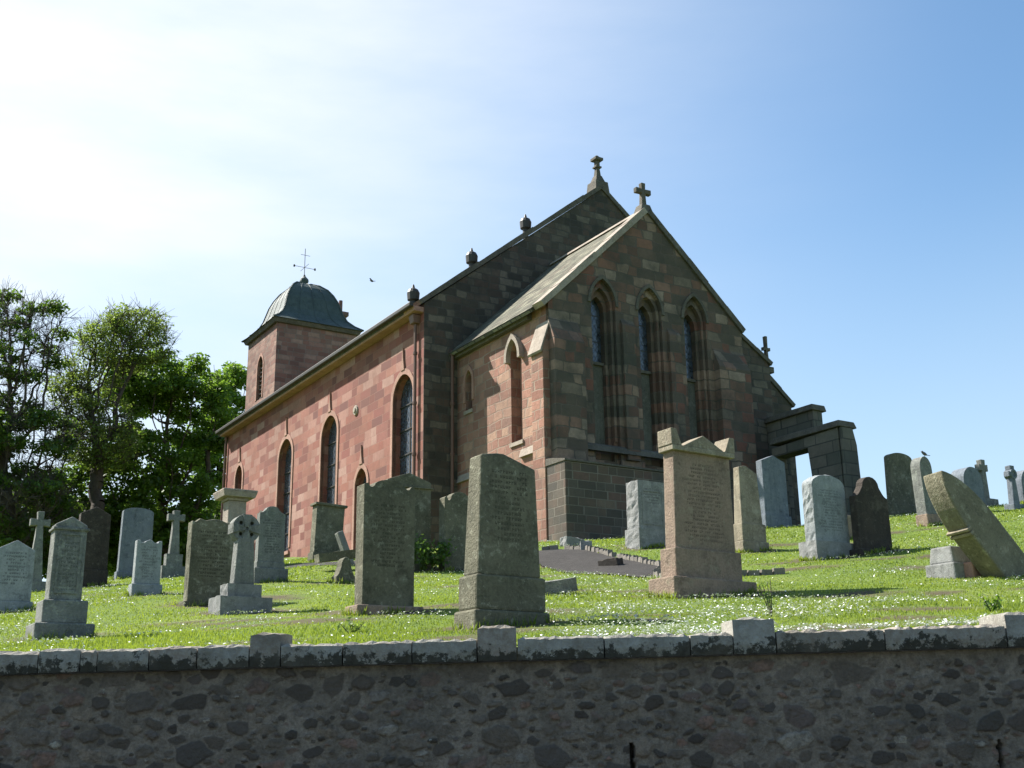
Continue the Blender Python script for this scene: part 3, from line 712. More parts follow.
o = bmobj('fallen_block', bm, M['grey'], bevel=.015); o.location = P + Vector((0, 0, .0)); o.rotation_euler = (R(4), R(-10), R(18)); tag(o, 'small broken grey block lying right of the big sloping peaked headstone', 'stone block')
P = ground(346, 633 - 20); 
# leaning gothic slab with its displaced plinths
P = ground(1022, 577); k = P.y / F
o = thing('leaning_headstone', 'thick pointed headstone toppled over sideways against its own plinth, far right', 'gravestone', P + Vector((0, 0, -.12)), YAW)
TH = .32; hh = 2.08; ww = .56
o.rotation_euler = (R(-5), R(-42), YAW)
bm = bmesh.new(); pf = prof('gothic', .45); body(bm, pf, ww, hh, TH, -ww * .28, 0, -.25)
bmobj('tablet', bm, M['buff_mossy'], o, bevel=.02)
for z in (.98, .16):
    bm = bmesh.new(); box(bm, -ww * .28 - .02, -ww * .28 + .05, -.012, TH + .012, z, z + .045); box(bm, -ww * .28 - .03, -ww * .28 + .05, -.018, TH + .018, z + .07, z + .11); bmobj('moulding', bm, M['buff'], o, bevel=.008)
P2, tx, ty, w, d = survey(931, 961, 976, 579, YAW)
o = thing('displaced_plinth', 'two-step lichen-spotted plinth left behind under the toppled headstone', 'plinth', P2 + tx * (w / 2) + ty * (d / 2), YAW)
d = min(d, .75); w = max(w, .5)
z1 = zpix(P2, 955, 562); z2 = zpix(P2, 955, 545)
bm = bmesh.new(); box(bm, -w / 2, w / 2, -d / 2, d / 2, -.3, z1); bmobj('base', bm, M['granite_rough'], o, bevel=.02)
bm = bmesh.new(); box(bm, -w / 2 + .04, w / 2 - .04, -d / 2 + .04, d / 2 - .04, z1, z2, top=(.02, .03)); bmobj('plinth', bm, M['granite_rough'], o, bevel=.02)
P3 = ground(975, 578); bm = bmesh.new(); box(bm, -.13, .13, -.1, .1, -.1, .2); o = bmobj('red_stone_block', bm, M['dress'], bevel=.02); o.location = P3 + Vector((0, .12, 0)); o.rotation_euler = (0, 0, YAW + .2)
tag(o, 'small reddish stone block wedged between the toppled headstone and its plinth', 'stone block')

# ================================================================== turf sheet
xs = axis_vals(-1500, 1500, -16, 18, .16); ys = np.array(sorted(set([8.42, 8.5]) | set(np.round(np.arange(8.6, 42, .16), 3))))
sy = .16; a = ys[-1]; ex = []
while a < 2500: sy *= 1.22; a += sy; ex.append(a)
ys = np.r_[ys, ex]
GX, GY = np.meshgrid(xs, ys)
GZ = H_np(GX, GY) - np.clip((GY - 120) / 500, 0, 1) * 6
pdist = path_dist(GX.ravel(), GY.ravel()).reshape(GX.shape)
near_path = np.clip(1 - (pdist - PATH_W + .12) / .15, 0, 1)
GZ = GZ - near_path * .05
soil = np.zeros_like(GX)
for (sx, sy_, rx, ry) in SOIL:
    q = np.hypot((GX - sx) / rx, (GY - sy_) / ry)
    wob = .25 * np.sin(GX * 9 + sy_) * np.sin(GY * 11 + sx)
    soil = np.maximum(soil, np.clip((1.5 - q - wob) * 1.8, 0, 1))
# worn patches in the grass
for _ in range(90):
    px_, py_ = nr.uniform(-9, 10), nr.uniform(9, 27)
    q = np.hypot((GX - px_) / nr.uniform(.25, .9), (GY - py_) / nr.uniform(.15, .5)) + .3 * np.sin(GX * 8) * np.sin(GY * 9); soil = np.maximum(soil, np.clip((1.1 - q) * 1.6, 0, .9))
soil = np.maximum(soil, near_path)
ny, nx = GX.shape
verts = np.c_[GX.ravel(), GY.ravel(), GZ.ravel()]
ii = np.arange((ny - 1) * nx).reshape(ny - 1, nx)[:, :-1].ravel()
faces = np.c_[ii, ii + 1, ii + 1 + nx, ii + nx]
me = bpy.data.meshes.new('ground'); me.vertices.add(len(verts)); me.vertices.foreach_set('co', verts.ravel())
me.loops.add(faces.size); me.loops.foreach_set('vertex_index', faces.ravel().astype(np.int32))
me.polygons.add(len(faces)); me.polygons.foreach_set('loop_start', np.arange(0, faces.size, 4, dtype=np.int32)); me.update(calc_edges=True)
at = me.attributes.new('soil', 'FLOAT', 'POINT'); at.data.foreach_set('value', soil.ravel().astype(np.float32))
me.materials.append(M['turf']); me.shade_smooth()
kind(link(bpy.data.objects.new('ground', me)), 'structure')
def fast_mesh(name, V, Fc, mat, tint=None, smooth=False, parent=None):
    me = bpy.data.meshes.new(name); k = Fc.shape[1]
    me.vertices.add(len(V)); me.vertices.foreach_set('co', np.ascontiguousarray(V, dtype=np.float32).ravel())
    me.loops.add(Fc.size); me.loops.foreach_set('vertex_index', Fc.ravel().astype(np.int32))
    me.polygons.add(len(Fc)); me.polygons.foreach_set('loop_start', np.arange(0, Fc.size, k, dtype=np.int32)); me.update(calc_edges=True)
    if tint is not None:
        a = me.attributes.new('tint', 'FLOAT', 'POINT'); a.data.foreach_set('value', tint.astype(np.float32))
    me.materials.append(mat)
    if smooth: me.shade_smooth()
    return link(bpy.data.objects.new(name, me), parent)
from bisect import bisect
def soil_at(X, Y):
    ix = np.clip(np.searchsorted(xs, X) - 1, 0, nx - 1); iy = np.clip(np.searchsorted(ys, Y) - 1, 0, ny - 1)
    return soil[iy, ix]
# church footprint test
def in_church(X, Y):
    dx, dy = X - O3.x, Y - O3.y; lx = dx * T3.x + dy * T3.y; ly = dx * S3.x + dy * S3.y
    return ((lx > -.05) & (ly > 0) & (lx < 17)) | ((lx > 1.1) & (ly > -6.2) & (lx < 10.2))
def vnoise(X, Y, s, seed):
    r = np.random.RandomState(seed); out = np.zeros_like(X); 
    for i in range(7):
        a = r.uniform(0, 2 * np.pi); f_ = s * r.uniform(.5, 1.9); out += np.sin((X * math.cos(a) + Y * math.sin(a)) * f_ + r.uniform(0, 6.28))
    return out / 7
def scatter(nn, power, seed, ymax=40):
    r = np.random.RandomState(seed)
    Y = 8.55 + (ymax - 8.55) * r.uniform(0, 1, nn) ** power
    X = r.uniform(-.60, .66, nn) * (Y + 2)
    ok = (~in_church(X, Y)) & (path_dist(X, Y) > PATH_W - .03)
    return X[ok], Y[ok], r
X, Y, r = scatter(400000, 1.9, 5)
ok = r.uniform(0, 1, len(X)) > soil_at(X, Y) * 1.05; X, Y = X[ok], Y[ok]; n0 = len(X)
TX_, TY_ = [], []
for (o_, w_, d_) in stones:
    cx_, cy_ = o_.location.x, o_.location.y; ca, sa = math.cos(YAW), math.sin(YAW)
    for q_ in range(int(150 * (w_ + d_))):
        if r.uniform() < .6: lx, ly = r.uniform(-w_ / 2 - .03, w_ / 2 + .03), -d_ / 2 - abs(r.normal(.015, .03))
        else: lx, ly = -w_ / 2 - abs(r.normal(.015, .03)), r.uniform(-d_ / 2, d_ / 2)
        if vnoise(np.array([cx_ * 9 + lx * 9]), np.array([ly * 9]), 1.5, 8)[0] < -.1: continue
        TX_.append(cx_ + lx * ca - ly * sa); TY_.append(cy_ + lx * sa + ly * ca)
X = np.r_[X, TX_]; Y = np.r_[Y, TY_]; nB = len(X)
Z = H_np(X, Y)
edge = np.exp(-((Y - 8.6) / .25))
hgt = (.013 + .017 * r.uniform(0, 1, nB) ** 2 + .012 * edge) * (1 + .9 * vnoise(X, Y, 1.6, 3) + 1.6 * np.clip(vnoise(X, Y, 4.5, 6) - .35, 0, 1)) * (1 + .02 * (Y - 9))
wid = .0055 + .0008 * (Y - 8.5)
hgt[n0:] = r.uniform(.04, .11, nB - n0)
a = r.uniform(0, 2 * np.pi, nB); tl = r.uniform(0, .9, nB) * hgt; ta = r.uniform(0, 2 * np.pi, nB)
V = np.zeros((nB, 3, 3)); V[:, 0] = np.c_[X - np.cos(a) * wid, Y - np.sin(a) * wid, Z - .01]; V[:, 1] = np.c_[X + np.cos(a) * wid, Y + np.sin(a) * wid, Z - .01]
V[:, 2] = np.c_[X + np.cos(ta) * tl, Y + np.sin(ta) * tl, Z + hgt]
tint = np.clip(.5 + .85 * vnoise(X, Y, .8, 9) + .5 * vnoise(X, Y, 3.1, 10) + r.normal(0, .22, nB), 0, 1)
kind(fast_mesh('grass', V.reshape(-1, 3), np.arange(nB * 3).reshape(-1, 3), M['blade'], np.repeat(tint, 3)), 'stuff')
# daisies
X, Y, r = scatter(200000, 1.6, 21)
dens = np.clip(.30 + 1.0 * vnoise(X, Y, .9, 14) + .9 * vnoise(X, Y, 3.0, 15) + .5 * vnoise(X, Y, 8.0, 16), 0.01, 1)
ok = (r.uniform(0, 1, len(X)) < dens) & (soil_at(X, Y) < .35); X, Y = X[ok], Y[ok]; nD = len(X)
Z = H_np(X, Y) + r.uniform(.035, .06, nD); rad = r.uniform(.006, .0105, nD) * (1 + .012 * (Y - 9))
V = np.zeros((nD, 6, 3)); tx_ = r.normal(0, .35, nD) ; ty_ = r.normal(-.25, .35, nD)
for i in range(6):
    a = i * math.pi / 3; cx, sy_ = np.cos(a) * rad, np.sin(a) * rad
    V[:, i] = np.c_[X + cx, Y + sy_, Z + cx * tx_ - sy_ * ty_ * -1]
kind(fast_mesh('daisies', V.reshape(-1, 3), np.arange(nD * 6).reshape(-1, 6), M['daisy']), 'stuff')

# path
pv, pf_ = [], []
for i, p in enumerate(PC):
    t = (PC[min(i + 1, len(PC) - 1)] - PC[max(i - 1, 0)]); t.z = 0; t.normalize(); nn_ = Vector((-t.y, t.x, 0))
    for s in (-1, -.5, 0, .5, 1):
        q = p + nn_ * s * max(.02, pw_at(i)); pv.append((q.x, q.y, H(q.x, q.y) + .004 + .02 * (1 - s * s)))
for i in range(44):
    for j in range(4): a = i * 5 + j; pf_.append((a, a + 1, a + 6, a + 5))
kind(meshobj('path', pv, pf_, M['gravel'], smooth=True), 'structure')
# setts along the far side of the path
acc = 0; last = None; cnt = 0
kp = []
for i in range(16, len(PC) - 14):
    t = (PC[i + 1] - PC[i - 1]); t.z = 0; t.normalize(); nn_ = Vector((-t.y, t.x, 0)); kp.append(PC[i] + nn_ * (max(.1, pw_at(i)) + .07))
def walk(pts, step):
    out = []; rem = 0
    for a, b_ in zip(pts, pts[1:]):
        l = (b_ - a).length; s = rem
        while s < l: out.append((a.lerp(b_, s / l), math.atan2(b_.y - a.y, b_.x - a.x))); s += step
        rem = s - l
    return out
setts = walk(kp, .195); sett_x = ground(797, 577).x
sm = None
for i, (p, an) in enumerate(setts[:80]):
    if rnd.random() < .07 or p.x > sett_x: continue
    if sm is None:
        bm = bmesh.new(); body(bm, [(0, 0), (1, 0), (1, 1), (0, 1)], .165, .23, .11, -.0825, -.055, -.15, rough=.008, seed=2)
        o = bmobj('kerb_sett', bm, M['dress_stone'], bevel=.012); sm = o
    else: o = sm.copy(); COL.objects.link(o)
    o.location = (p.x, p.y, H(p.x, p.y) + rnd.uniform(-.02, .015)); o.rotation_euler = (rnd.uniform(-.1, .1), rnd.uniform(-.1, .1), an + rnd.uniform(-.12, .12))
    tag(o, 'small grey stone sett in the kerb along the far side of the church path', 'kerb stone', 'setts edging the path')
for i, (px, py, s, lb) in enumerate([(572, 546, .5, 'pale broken building stone at the corner of the church plinth, left one of a pair'), (586, 549, .42, 'pale broken building stone beside the church plinth, right one of a pair'), (611, 566, .40, 'dark loose stone beside the path kerb below the small granite headstone'), ]):
    P = ground(px, py); bm = bmesh.new(); body(bm, prof('rough'), s, s * .55, s * .6, -s / 2, -s * .3, -.1, rough=.04, seed=i + 30)
    o = bmobj('loose_stone', bm, M['granite_rough'] if i < 2 else M['brown'], bevel=.02); o.location = P; o.rotation_euler = (0, R(6), YAW + i); tag(o, lb, 'stone')

# ================================================================== ROADSIDE WALL
# road and footway below
def sheet(name, x0, x1, y0, y1, z, mat):
    o = meshobj(name, [(x0, y0, z), (x1, y0, z), (x1, y1, z), (x0, y1, z)], [(0, 1, 2, 3)], mat); kind(o, 'structure')
sheet('field', -1500, 1500, -1500, -4.0, -.06, M['turf']); sheet('road', -300, 300, -4.0, 5.6, 0.0, M['gravel'])
bm = bmesh.new(); box(bm, -300, 300, 5.6, 5.75, -.1, .12); kind(bmobj('kerb', bm, M['dress_dark']), 'structure')
sheet('pavement', -300, 300, 5.75, 8.02, .116, M['gravel'])
wall = thing('roadside_wall', 'dark rubble stone retaining wall with a flat coping, running along the bottom of the picture', 'stone wall', (0, 8.0, 0))
# rubble face as a height field with individual stones
XW0, XW1, STEP = -7.0, 7.0, .0095
gx = np.arange(XW0, XW1, STEP); gz = np.arange(0.05, 2.14, STEP)
WX, WZ = np.meshgrid(gx, gz)
def top_at(x): return 1.93 + .0125 * (x + 3.5) * 1.05
hgt_ = np.zeros_like(WX); colr = np.zeros(WX.shape); msk = np.zeros(WX.shape)
r = np.random.RandomState(4)
wn_x = vnoise(WX, WZ, 16, 31) * .020 + vnoise(WX, WZ, 60, 33) * .010; wn_z = vnoise(WX, WZ, 16, 32) * .018 + vnoise(WX, WZ, 60, 34) * .010
occ = np.zeros_like(WX, bool)
for sz_lo, sz_hi, tries in ((.09, .15, 260), (.055, .09, 1500), (.032, .055, 4000), (.014, .03, 7000)):
    for _ in range(tries):
        cx, cz = r.uniform(XW0, XW1), r.uniform(.1, 1.95); a = r.uniform(sz_lo, sz_hi); b_ = a * r.uniform(.40, .8); rot = r.normal(0, .18)
        i0, i1 = max(0, int((cx - a * 1.5 - XW0) / STEP)), min(len(gx), int((cx + a * 1.5 - XW0) / STEP)); j0, j1 = max(0, int((cz - a * 1.5 - .05) / STEP)), min(len(gz), int((cz + a * 1.5 - .05) / STEP))
        if i1 - i0 < 3 or j1 - j0 < 3: continue
        sx = WX[j0:j1, i0:i1] + wn_x[j0:j1, i0:i1] - cx; sz = WZ[j0:j1, i0:i1] + wn_z[j0:j1, i0:i1] - cz
        u = (sx * math.cos(rot) + sz * math.sin(rot)) / a; v = (-sx * math.sin(rot) + sz * math.cos(rot)) / b_
        ns = r.randint(5, 8); an = np.sort((np.arange(ns) + r.uniform(-.3, .3, ns)) * 2 * np.pi / ns + r.uniform(0, 6)); q = np.full(u.shape, -9.)
        for t_ in an: q = np.maximum(q, (u * math.cos(t_) + v * math.sin(t_)) / r.uniform(.72, 1.0))
        m_ = q < 1
        if (occ[j0:j1, i0:i1] & (q < 1.07)).any() or m_.sum() < 6: continue
        occ[j0:j1, i0:i1] |= m_
        amp = r.uniform(.003, .022); mk = np.clip((1.06 - q) * 5, 0, 1)
        gx_, gz_ = r.uniform(-.008, .008, 2)
        hh_ = amp * np.clip((1 - q) * 5, 0, 1) ** .7 + (gx_ * u + gz_ * v) * mk
        hgt_[j0:j1, i0:i1] = np.where(mk > msk[j0:j1, i0:i1], hh_, hgt_[j0:j1, i0:i1])
        colr[j0:j1, i0:i1] = np.where(mk > msk[j0:j1, i0:i1], r.uniform(0, 1), colr[j0:j1, i0:i1])
        msk[j0:j1, i0:i1] = np.maximum(msk[j0:j1, i0:i1], mk)
hgt_ += vnoise(WX, WZ, 90, 44) * .003 + vnoise(WX, WZ, 170, 45) * .002
hgt_ += vnoise(WX, WZ, 30, 40) * .004 + vnoise(WX, WZ, 5, 41) * .008 + r.normal(0, .0014, WX.shape)
# weep slot
for (sx, z0, z1) in ((-1.70, 1.15, 1.33), (.76, 1.1, 1.44), (3.18, 1.15, 1.43)):
    m_ = (np.abs(WX - sx) < .013 + .003 * np.sin(WZ * 60)) & (WZ > z0) & (WZ < z1); hgt_[m_] = -.10; colr[m_] = 0.02; msk[m_] = 1
Vw = np.c_[WX.ravel(), -hgt_.ravel(), np.minimum(WZ, top_at(WX)).ravel()]
ny_, nx_ = WX.shape; ii = np.arange((ny_ - 1) * nx_).reshape(ny_ - 1, nx_)[:, :-1].ravel(); Fw = np.c_[ii, ii + 1, ii + 1 + nx_, ii + nx_]
mt, n, b = new_mat('rubble_and_mortar'); at = N(n, 'ShaderNodeAttribute', attribute_name='tint'); tc = N(n, 'ShaderNodeTexCoord'); ob = tc.outputs['Object']
sc_ = ramp(n, at.outputs['Fac'], [(0, (.05, .04, .034)), (.2, (.10, .078, .062)), (.38, (.21, .165, .125)), (.5, (.075, .062, .056)), (.65, (.27, .21, .155)), (.75, (.11, .092, .085)), (.88, (.29, .17, .125)), (.95, (.16, .13, .11)), (1, (.42, .37, .30))]).outputs['Color']
f1 = noise(n, ob, 3.0, 6, .7); f2 = noise(n, ob, 40, 4, .7); f3 = noise(n, ob, 1.1, 5, .6)
mo = ramp(n, f1, [(.3, (.16, .13, .10)), (.55, (.27, .22, .172)), (.75, (.36, .30, .24))]).outputs['Color']
am = N(n, 'ShaderNodeAttribute', attribute_name='mask'); c = mixc(n, mrange(n, am.outputs['Fac'], .15, .75, 0, .92), mo, sc_)
f5 = noise(n, ob, 13, 5, .75); c = mixc(n, mrange(n, f5, .45, .62, 0, .55), c, (.10, .082, .066)); c = mixc(n, mrange(n, f2, .42, .7, 0, .5), c, (.08, .066, .055)); c = mixc(n, mrange(n, f3, .5, .7, 0, .45), c, (.07, .068, .058))
f4 = noise(n, ob, 7, 5, .8); c = mixc(n, mrange(n, f4, .65, .69, 0, .6), c, (.42, .42, .37))
L(n, c, b.inputs['Base Color']); b.inputs['Roughness'].default_value = .95; bump(n, b, math_(n, 'ADD', f2, f5), 1.0, .022)
M['rubble'] = mt
rf_ = fast_mesh('rubble_face', Vw, Fw, mt, colr.ravel(), smooth=True, parent=wall)
a_ = rf_.data.attributes.new('mask', 'FLOAT', 'POINT'); a_.data.foreach_set('value', msk.ravel().astype(np.float32))
bm = bmesh.new(); box(bm, -60, 60, .11, .40, -.1, 1.75); box(bm, -60, XW0, 0, .1, -.1, 1.93); box(bm, XW1, 60, 0, .1, -.1, 2.05)
bmobj('wall_core', bm, M['ruin'], wall)
M['coping'] = None
mt, n, b = new_mat('coping_stone'); tc = N(n, 'ShaderNodeTexCoord'); sp = N(n, 'ShaderNodeSeparateXYZ'); L(n, tc.outputs['Object'], sp.inputs[0]); oi = N(n, 'ShaderNodeObjectInfo'); sh_ = N(n, 'ShaderNodeVectorMath', operation='SCALE'); L(n, oi.outputs['Location'], sh_.inputs[0]); sh_.inputs['Scale'].default_value = 5.3; ad_ = N(n, 'ShaderNodeVectorMath', operation='ADD'); L(n, tc.outputs['Object'], ad_.inputs[0]); L(n, sh_.outputs[0], ad_.inputs[1]); ob = ad_.outputs[0]
f1 = noise(n, ob, 5, 6, .7); f2 = noise(n, ob, 30, 4, .7); f3 = noise(n, ob, 13, 5, .75)
at = N(n, 'ShaderNodeAttribute', attribute_name='tint')
c = ramp(n, f1, [(.3, (.16, .148, .124)), (.6, (.29, .272, .236))]).outputs['Color']
c = mixc(n, mrange(n, at.outputs['Fac'], 0, 1, 0, .5), c, (.19, .13, .09))
c = mixc(n, mrange(n, f2, .4, .65, 0, .4), c, (.36, .36, .32))
# dark moss growing up from the lower edge
low = mrange(n, sp.outputs[2], -.08, .09, .13, -.10)
c = mixc(n, mrange(n, math_(n, 'ADD', math_(n, 'ADD', math_(n, 'MULTIPLY', f3, .6), math_(n, 'MULTIPLY', f1, .4)), low), .54, .58, 0, .92), c, (.026, .025, .018))
c = mixc(n, mrange(n, noise(n, ob, 2.2, 5, .7), .48, .66, 0, .55), c, (.12, .105, .082))
L(n, c, b.inputs['Base Color']); b.inputs['Roughness'].default_value = .95
bump(n, b, math_(n, 'ADD', f2, f1), .7, .02); M['coping'] = mt
# coping stones: joints read off along the wall, repeated beyond the frame
def coping(x0, x1, tall, seed):
    rr = random.Random(seed); xm = (x0 + x1) / 2; zb = top_at(xm) + .006; th = (.150 if not tall else .232) + rr.uniform(-.006, .010)
    bm = bmesh.new(); Lx = x1 - x0 - .008; nseg = max(4, int(Lx / .035))
    rows = []
    for i in range(nseg + 1):
        x = -Lx / 2 + Lx * i / nseg; j = lambda s=.005: rr.uniform(-s, s)
        rows.append([bm.verts.new(q) for q in [(x, -.075 + j(), -.08 + j(.003)), (x, -.085 + j(), -.02 + j()), (x, -.08 + j(), -.08 + th - .02 + j()), (x, -.055 + j(), -.08 + th + j() - (.018 * rr.random() ** 3 + (.016 if i in (0, nseg) else 0))), (x, .16, -.08 + th + j(.01)), (x, .36, -.08 + th + j(.004)), (x, .37, -.08)]])
    for a, b2 in zip(rows, rows[1:]):
        for i in range(7): bm.faces.new([a[i], a[(i + 1) % 7], b2[(i + 1) % 7], b2[i]])
    bm.faces.new(rows[0]); bm.faces.new(rows[-1][::-1])
    o = bmobj('coping_block' if tall else 'coping_stone', bm, mt, wall)
    a = o.data.attributes.new('tint', 'FLOAT', 'POINT'); tv = rr.random() ** 2; a.data.foreach_set('value', [tv] * len(o.data.vertices))
    o.location = (xm, 0, zb + .08); o.rotation_euler = (rr.uniform(-.01, .01), math.atan(-.013), rr.uniform(-.006, .006))
joints_px = [-60, 0, 40, 82, 99, 150, 198, 250, 281, 343, 412, 477, 517, 604, 690, 733, 776, 885, 1007, 1050]
tall_px = {82: False, 250: True, 477: True, 733: True, 1007: True}
jx = [at_y(p, 640, 7.92).x for p in joints_px]
for i in range(len(jx) - 1): coping(jx[i], jx[i + 1], tall_px.get(joints_px[i], False), i)
x = jx[-1]; i = 50
while x < 24: l = .28 if i % 4 == 0 else rnd.uniform(.5, .8); coping(x, x + l, i % 4 == 0, i); x += l; i += 1
x = jx[0]
while x > -24: l = .28 if i % 4 == 0 else rnd.uniform(.5, .8); coping(x - l, x, i % 4 == 0, i); x -= l; i += 1

# ================================================================== CHURCH
church = thing('church', 'red sandstone church with long nave, steep dark gable, lancet-windowed chancel and small domed tower', 'church', O3, YAW)
CH = church
NX, NY, NZE, NZA, NXA = 15.4, 20.0, 14.88, 20.80, 7.44
RX, RZ = 16.5, 13.6          # right-hand eave of the nave
GB = 5.4
# nave side wall with openings
opens = []
tallw = [(1.45, 1.5, 7.6, 12.80), (7.68, 1.5, 7.6, 12.80), (12.25, 1.5, 8.15, 12.85)]
smallw = [(4.68, 1.0, 7.0, 10.20), (18.05, .95, 9.0, 12.85), (14.9, .5, 9.3, 10.1)]
for (u, w, a, b_) in tallw: opens.append(arch(u, w, a, b_, .12))
for (u, w, a, b_) in smallw: opens.append(arch(u, w, a, b_, .35))
bm = bmesh.new(); plate(bm, [(0.0, GB), (NY, GB), (NY, NZE - .1), (0, NZE - .1)], opens, 0, .7, 'x'); bmobj('nave_side_wall', bm, M['nave'], CH)
for i, (u, w, a, b_) in enumerate(tallw + smallw):
    pt = .12 if i < 3 else .35
    bm = bmesh.new(); arch_ring(bm, u, w, b_, .15, -.035, .12, 'x', pt, leg=(b_ - a) * .8)
    fr = bmobj('window', bm, M['dress'], CH)
    if i == 5: fr.data.materials[0] = M['dress_dark']
    bm = bmesh.new(); prism(bm, arch(u, w - .01, a, b_ - .005, pt), .28, .31, 'x'); bmobj('pane', bm, M['glass'], fr)
    if i < 3:
        bm = bmesh.new(); box(bm, .262, .279, u - .03, u + .03, a, b_ - .05)
        z = a + .8
        while z < b_ - .5: box(bm, .24, .261, u - w / 2, u + w / 2, z, z + .04); z += .85
        bmobj('glazing_bar', bm, M['iron'], fr)
    # pointed tip over the arch
    bm = bmesh.new(); tip = .75 if i < 3 else .65
    if i < 5:
        prism(bm, [(u - .13, b_ + .14), (u + .13, b_ + .14), (u + .035, b_ + .18 + tip * .5), (u, b_ + .18 + tip), (u - .035, b_ + .18 + tip * .5)], -.06, .02, 'x')
        bmobj('hood_tip', bm, M['dress'], fr)
    bm = bmesh.new(); box(bm, -.07, .3, u - w / 2 - .1, u + w / 2 + .1, a - .14, a - .004); bmobj('sill', bm, M['dress'], fr)
# round emblem boss
bm = bmesh.new(); tube(bm, (-.05, 5.3, 12.45), (.02, 5.3, 12.45), .18, .2, 14); tube(bm, (-.09, 5.3, 12.45), (-.051, 5.3, 12.45), .09, .11, 10); bmobj('carved_boss', bm, M['dress_pale'], CH, bevel=.01)
# other nave walls
bm = bmesh.new(); plate(bm, [(.7, GB), (NX, GB), (NX, 14.4), (NXA, NZA - .3), (.7, NZE + .3)], [], NY - .7, NY, 'y'); bmobj('west_wall', bm, M['tower'], CH)
bm = bmesh.new(); box(bm, NX - .7, NX, .7, NY - .7, GB, 14.0); bmobj('north_wall', bm, M['tower'], CH)
# nave east gable
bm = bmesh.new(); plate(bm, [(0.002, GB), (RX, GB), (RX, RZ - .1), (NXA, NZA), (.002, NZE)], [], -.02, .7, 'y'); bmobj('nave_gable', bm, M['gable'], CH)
# skews
def skew(a, b_, y0, y1, t, mat, name='gable_coping'):
    (xa, za), (xb, zb) = a, b_; dx, dz = xb - xa, zb - za; l = math.hypot(dx, dz); nx_, nz_ = -dz / l, dx / l
    if nz_ < 0: nx_, nz_ = -nx_, -nz_
    bm = bmesh.new(); n_ = max(2, int(l / .9))
    for i in range(n_):
        s0, s1 = i / n_, (i + 1) / n_ - .006 / l
        pa, pb = (xa + dx * s0, za + dz * s0), (xa + dx * s1, za + dz * s1); tt = t + .012 * ((i * 7) % 3 - 1)
        prism(bm, [pa, pb, (pb[0] + nx_ * tt, pb[1] + nz_ * tt), (pa[0] + nx_ * tt, pa[1] + nz_ * tt)], y0, y1)
    bmobj(name, bm, mat, CH)
skew((-.12, NZE - .05), (NXA, NZA + .003), -.09, .75, .17, M['dress_dark']); skew((NXA, NZA + .003), (RX + .1, RZ - .15), -.09, .75, .17, M['dress_dark'])
# nave roof (two slopes), eaves, gutter
bm = bmesh.new(); plate(bm, [(-.34, NZE - .29), (NXA, NZA - .30), (NXA, NZA - .12), (-.42, NZE - .14)], [], .752, NY + .3, 'y'); bmobj('nave_roof', bm, M['nave_slate'], CH)
bm = bmesh.new(); plate(bm, [(RX + .2, RZ - .22), (NXA + .004, NZA - .30), (NXA + .004, NZA - .12), (RX + .25, RZ - .1)], [], .752, NY + .3, 'y'); bmobj('nave_roof', bm, M['nave_slate'], CH)
bm = bmesh.new(); box(bm, -.36, .0, .02, NY + .1, NZE - .30, NZE - .12, top=(-.03, 0)); bmobj('cornice', bm, M['dress'], CH, bevel=.02)
bm = bmesh.new(); box(bm, -.55, -.40, -.02, NY + .25, NZE - .18, NZE - .03); bmobj('gutter', bm, M['iron'], CH, bevel=.03)
def pipe(x, y, z0, z1, name='downpipe', r_=.055, mat=None):
    bm = bmesh.new(); tube(bm, (x, y, z0), (x, y, z1), r_)
    z = z0 + .6
    while z < z1: tube(bm, (x, y, z), (x, y, z + .09), r_ * 1.4); z += 1.7
    bmobj(name, bm, mat or M['pipe'], CH, smooth=False)
pipe(-.1, .42, 5.8, NZE - .5); pipe(-.1, NY - .05, 7, NZE - .3); pipe(1.0, -.12, 5.8, 13.35)
bm = bmesh.new(); box(bm, -.24, -.0, .28, .56, NZE - .62, NZE - .33, top=(-.04, -.04)); bmobj('rainwater_hopper', bm, M['pipe'], CH, bevel=.02)
tube_b = bmesh.new(); tube(tube_b, (-.1, NY - .4, 10), (-.1, NY - .4, 10.01), .02); tube_b.free()
# ventilators along the nave roof slope
for (vx, vz) in ((.15, .0), (2.45, .0), (4.75, .0)):
    zb = NZE + (vx) * (NZA - NZE) / NXA - .1
    bm = bmesh.new(); lathe(bm, [(.11, 0), (.11, .15), (.20, .19), (.22, .45), (.17, .56), (.06, .63), (.025, .76)], (vx, 1.1, zb + .28)); tube(bm, (vx, 1.1, zb - .3), (vx, 1.1, zb + .3), .1)
    bmobj('roof_ventilator', bm, M['iron'], CH)
# nave apex finial: stepped block with small cross
bm = bmesh.new(); y_ = .33
fx = NXA + .12
box(bm, fx - .33, fx + .33, y_ - .33, y_ + .33, NZA - .15, NZA + .42, top=(.05, .05)); box(bm, fx - .22, fx + .22, y_ - .22, y_ + .22, NZA + .422, NZA + .72, top=(.10, .10))
box(bm, fx - .10, fx + .10, y_ - .10, y_ + .10, NZA + .722, NZA + 1.05, top=(.03, .03)); box(bm, fx - .13, fx + .13, y_ - .13, y_ + .13, NZA + 1.052, NZA + 1.12)
box(bm, fx - .08, fx + .08, y_ - .08, y_ + .08, NZA + 1.122, NZA + 1.36); box(bm, fx - .18, fx + .18, y_ - .18, y_ + .18, NZA + 1.362, NZA + 1.47); lathe(bm, [(.11, 0), (.09, .08), (.03, .13)], (fx, y_, NZA + 1.47), 8)
bmobj('gable_finial', bm, M['dress_dark'], CH, bevel=.01)

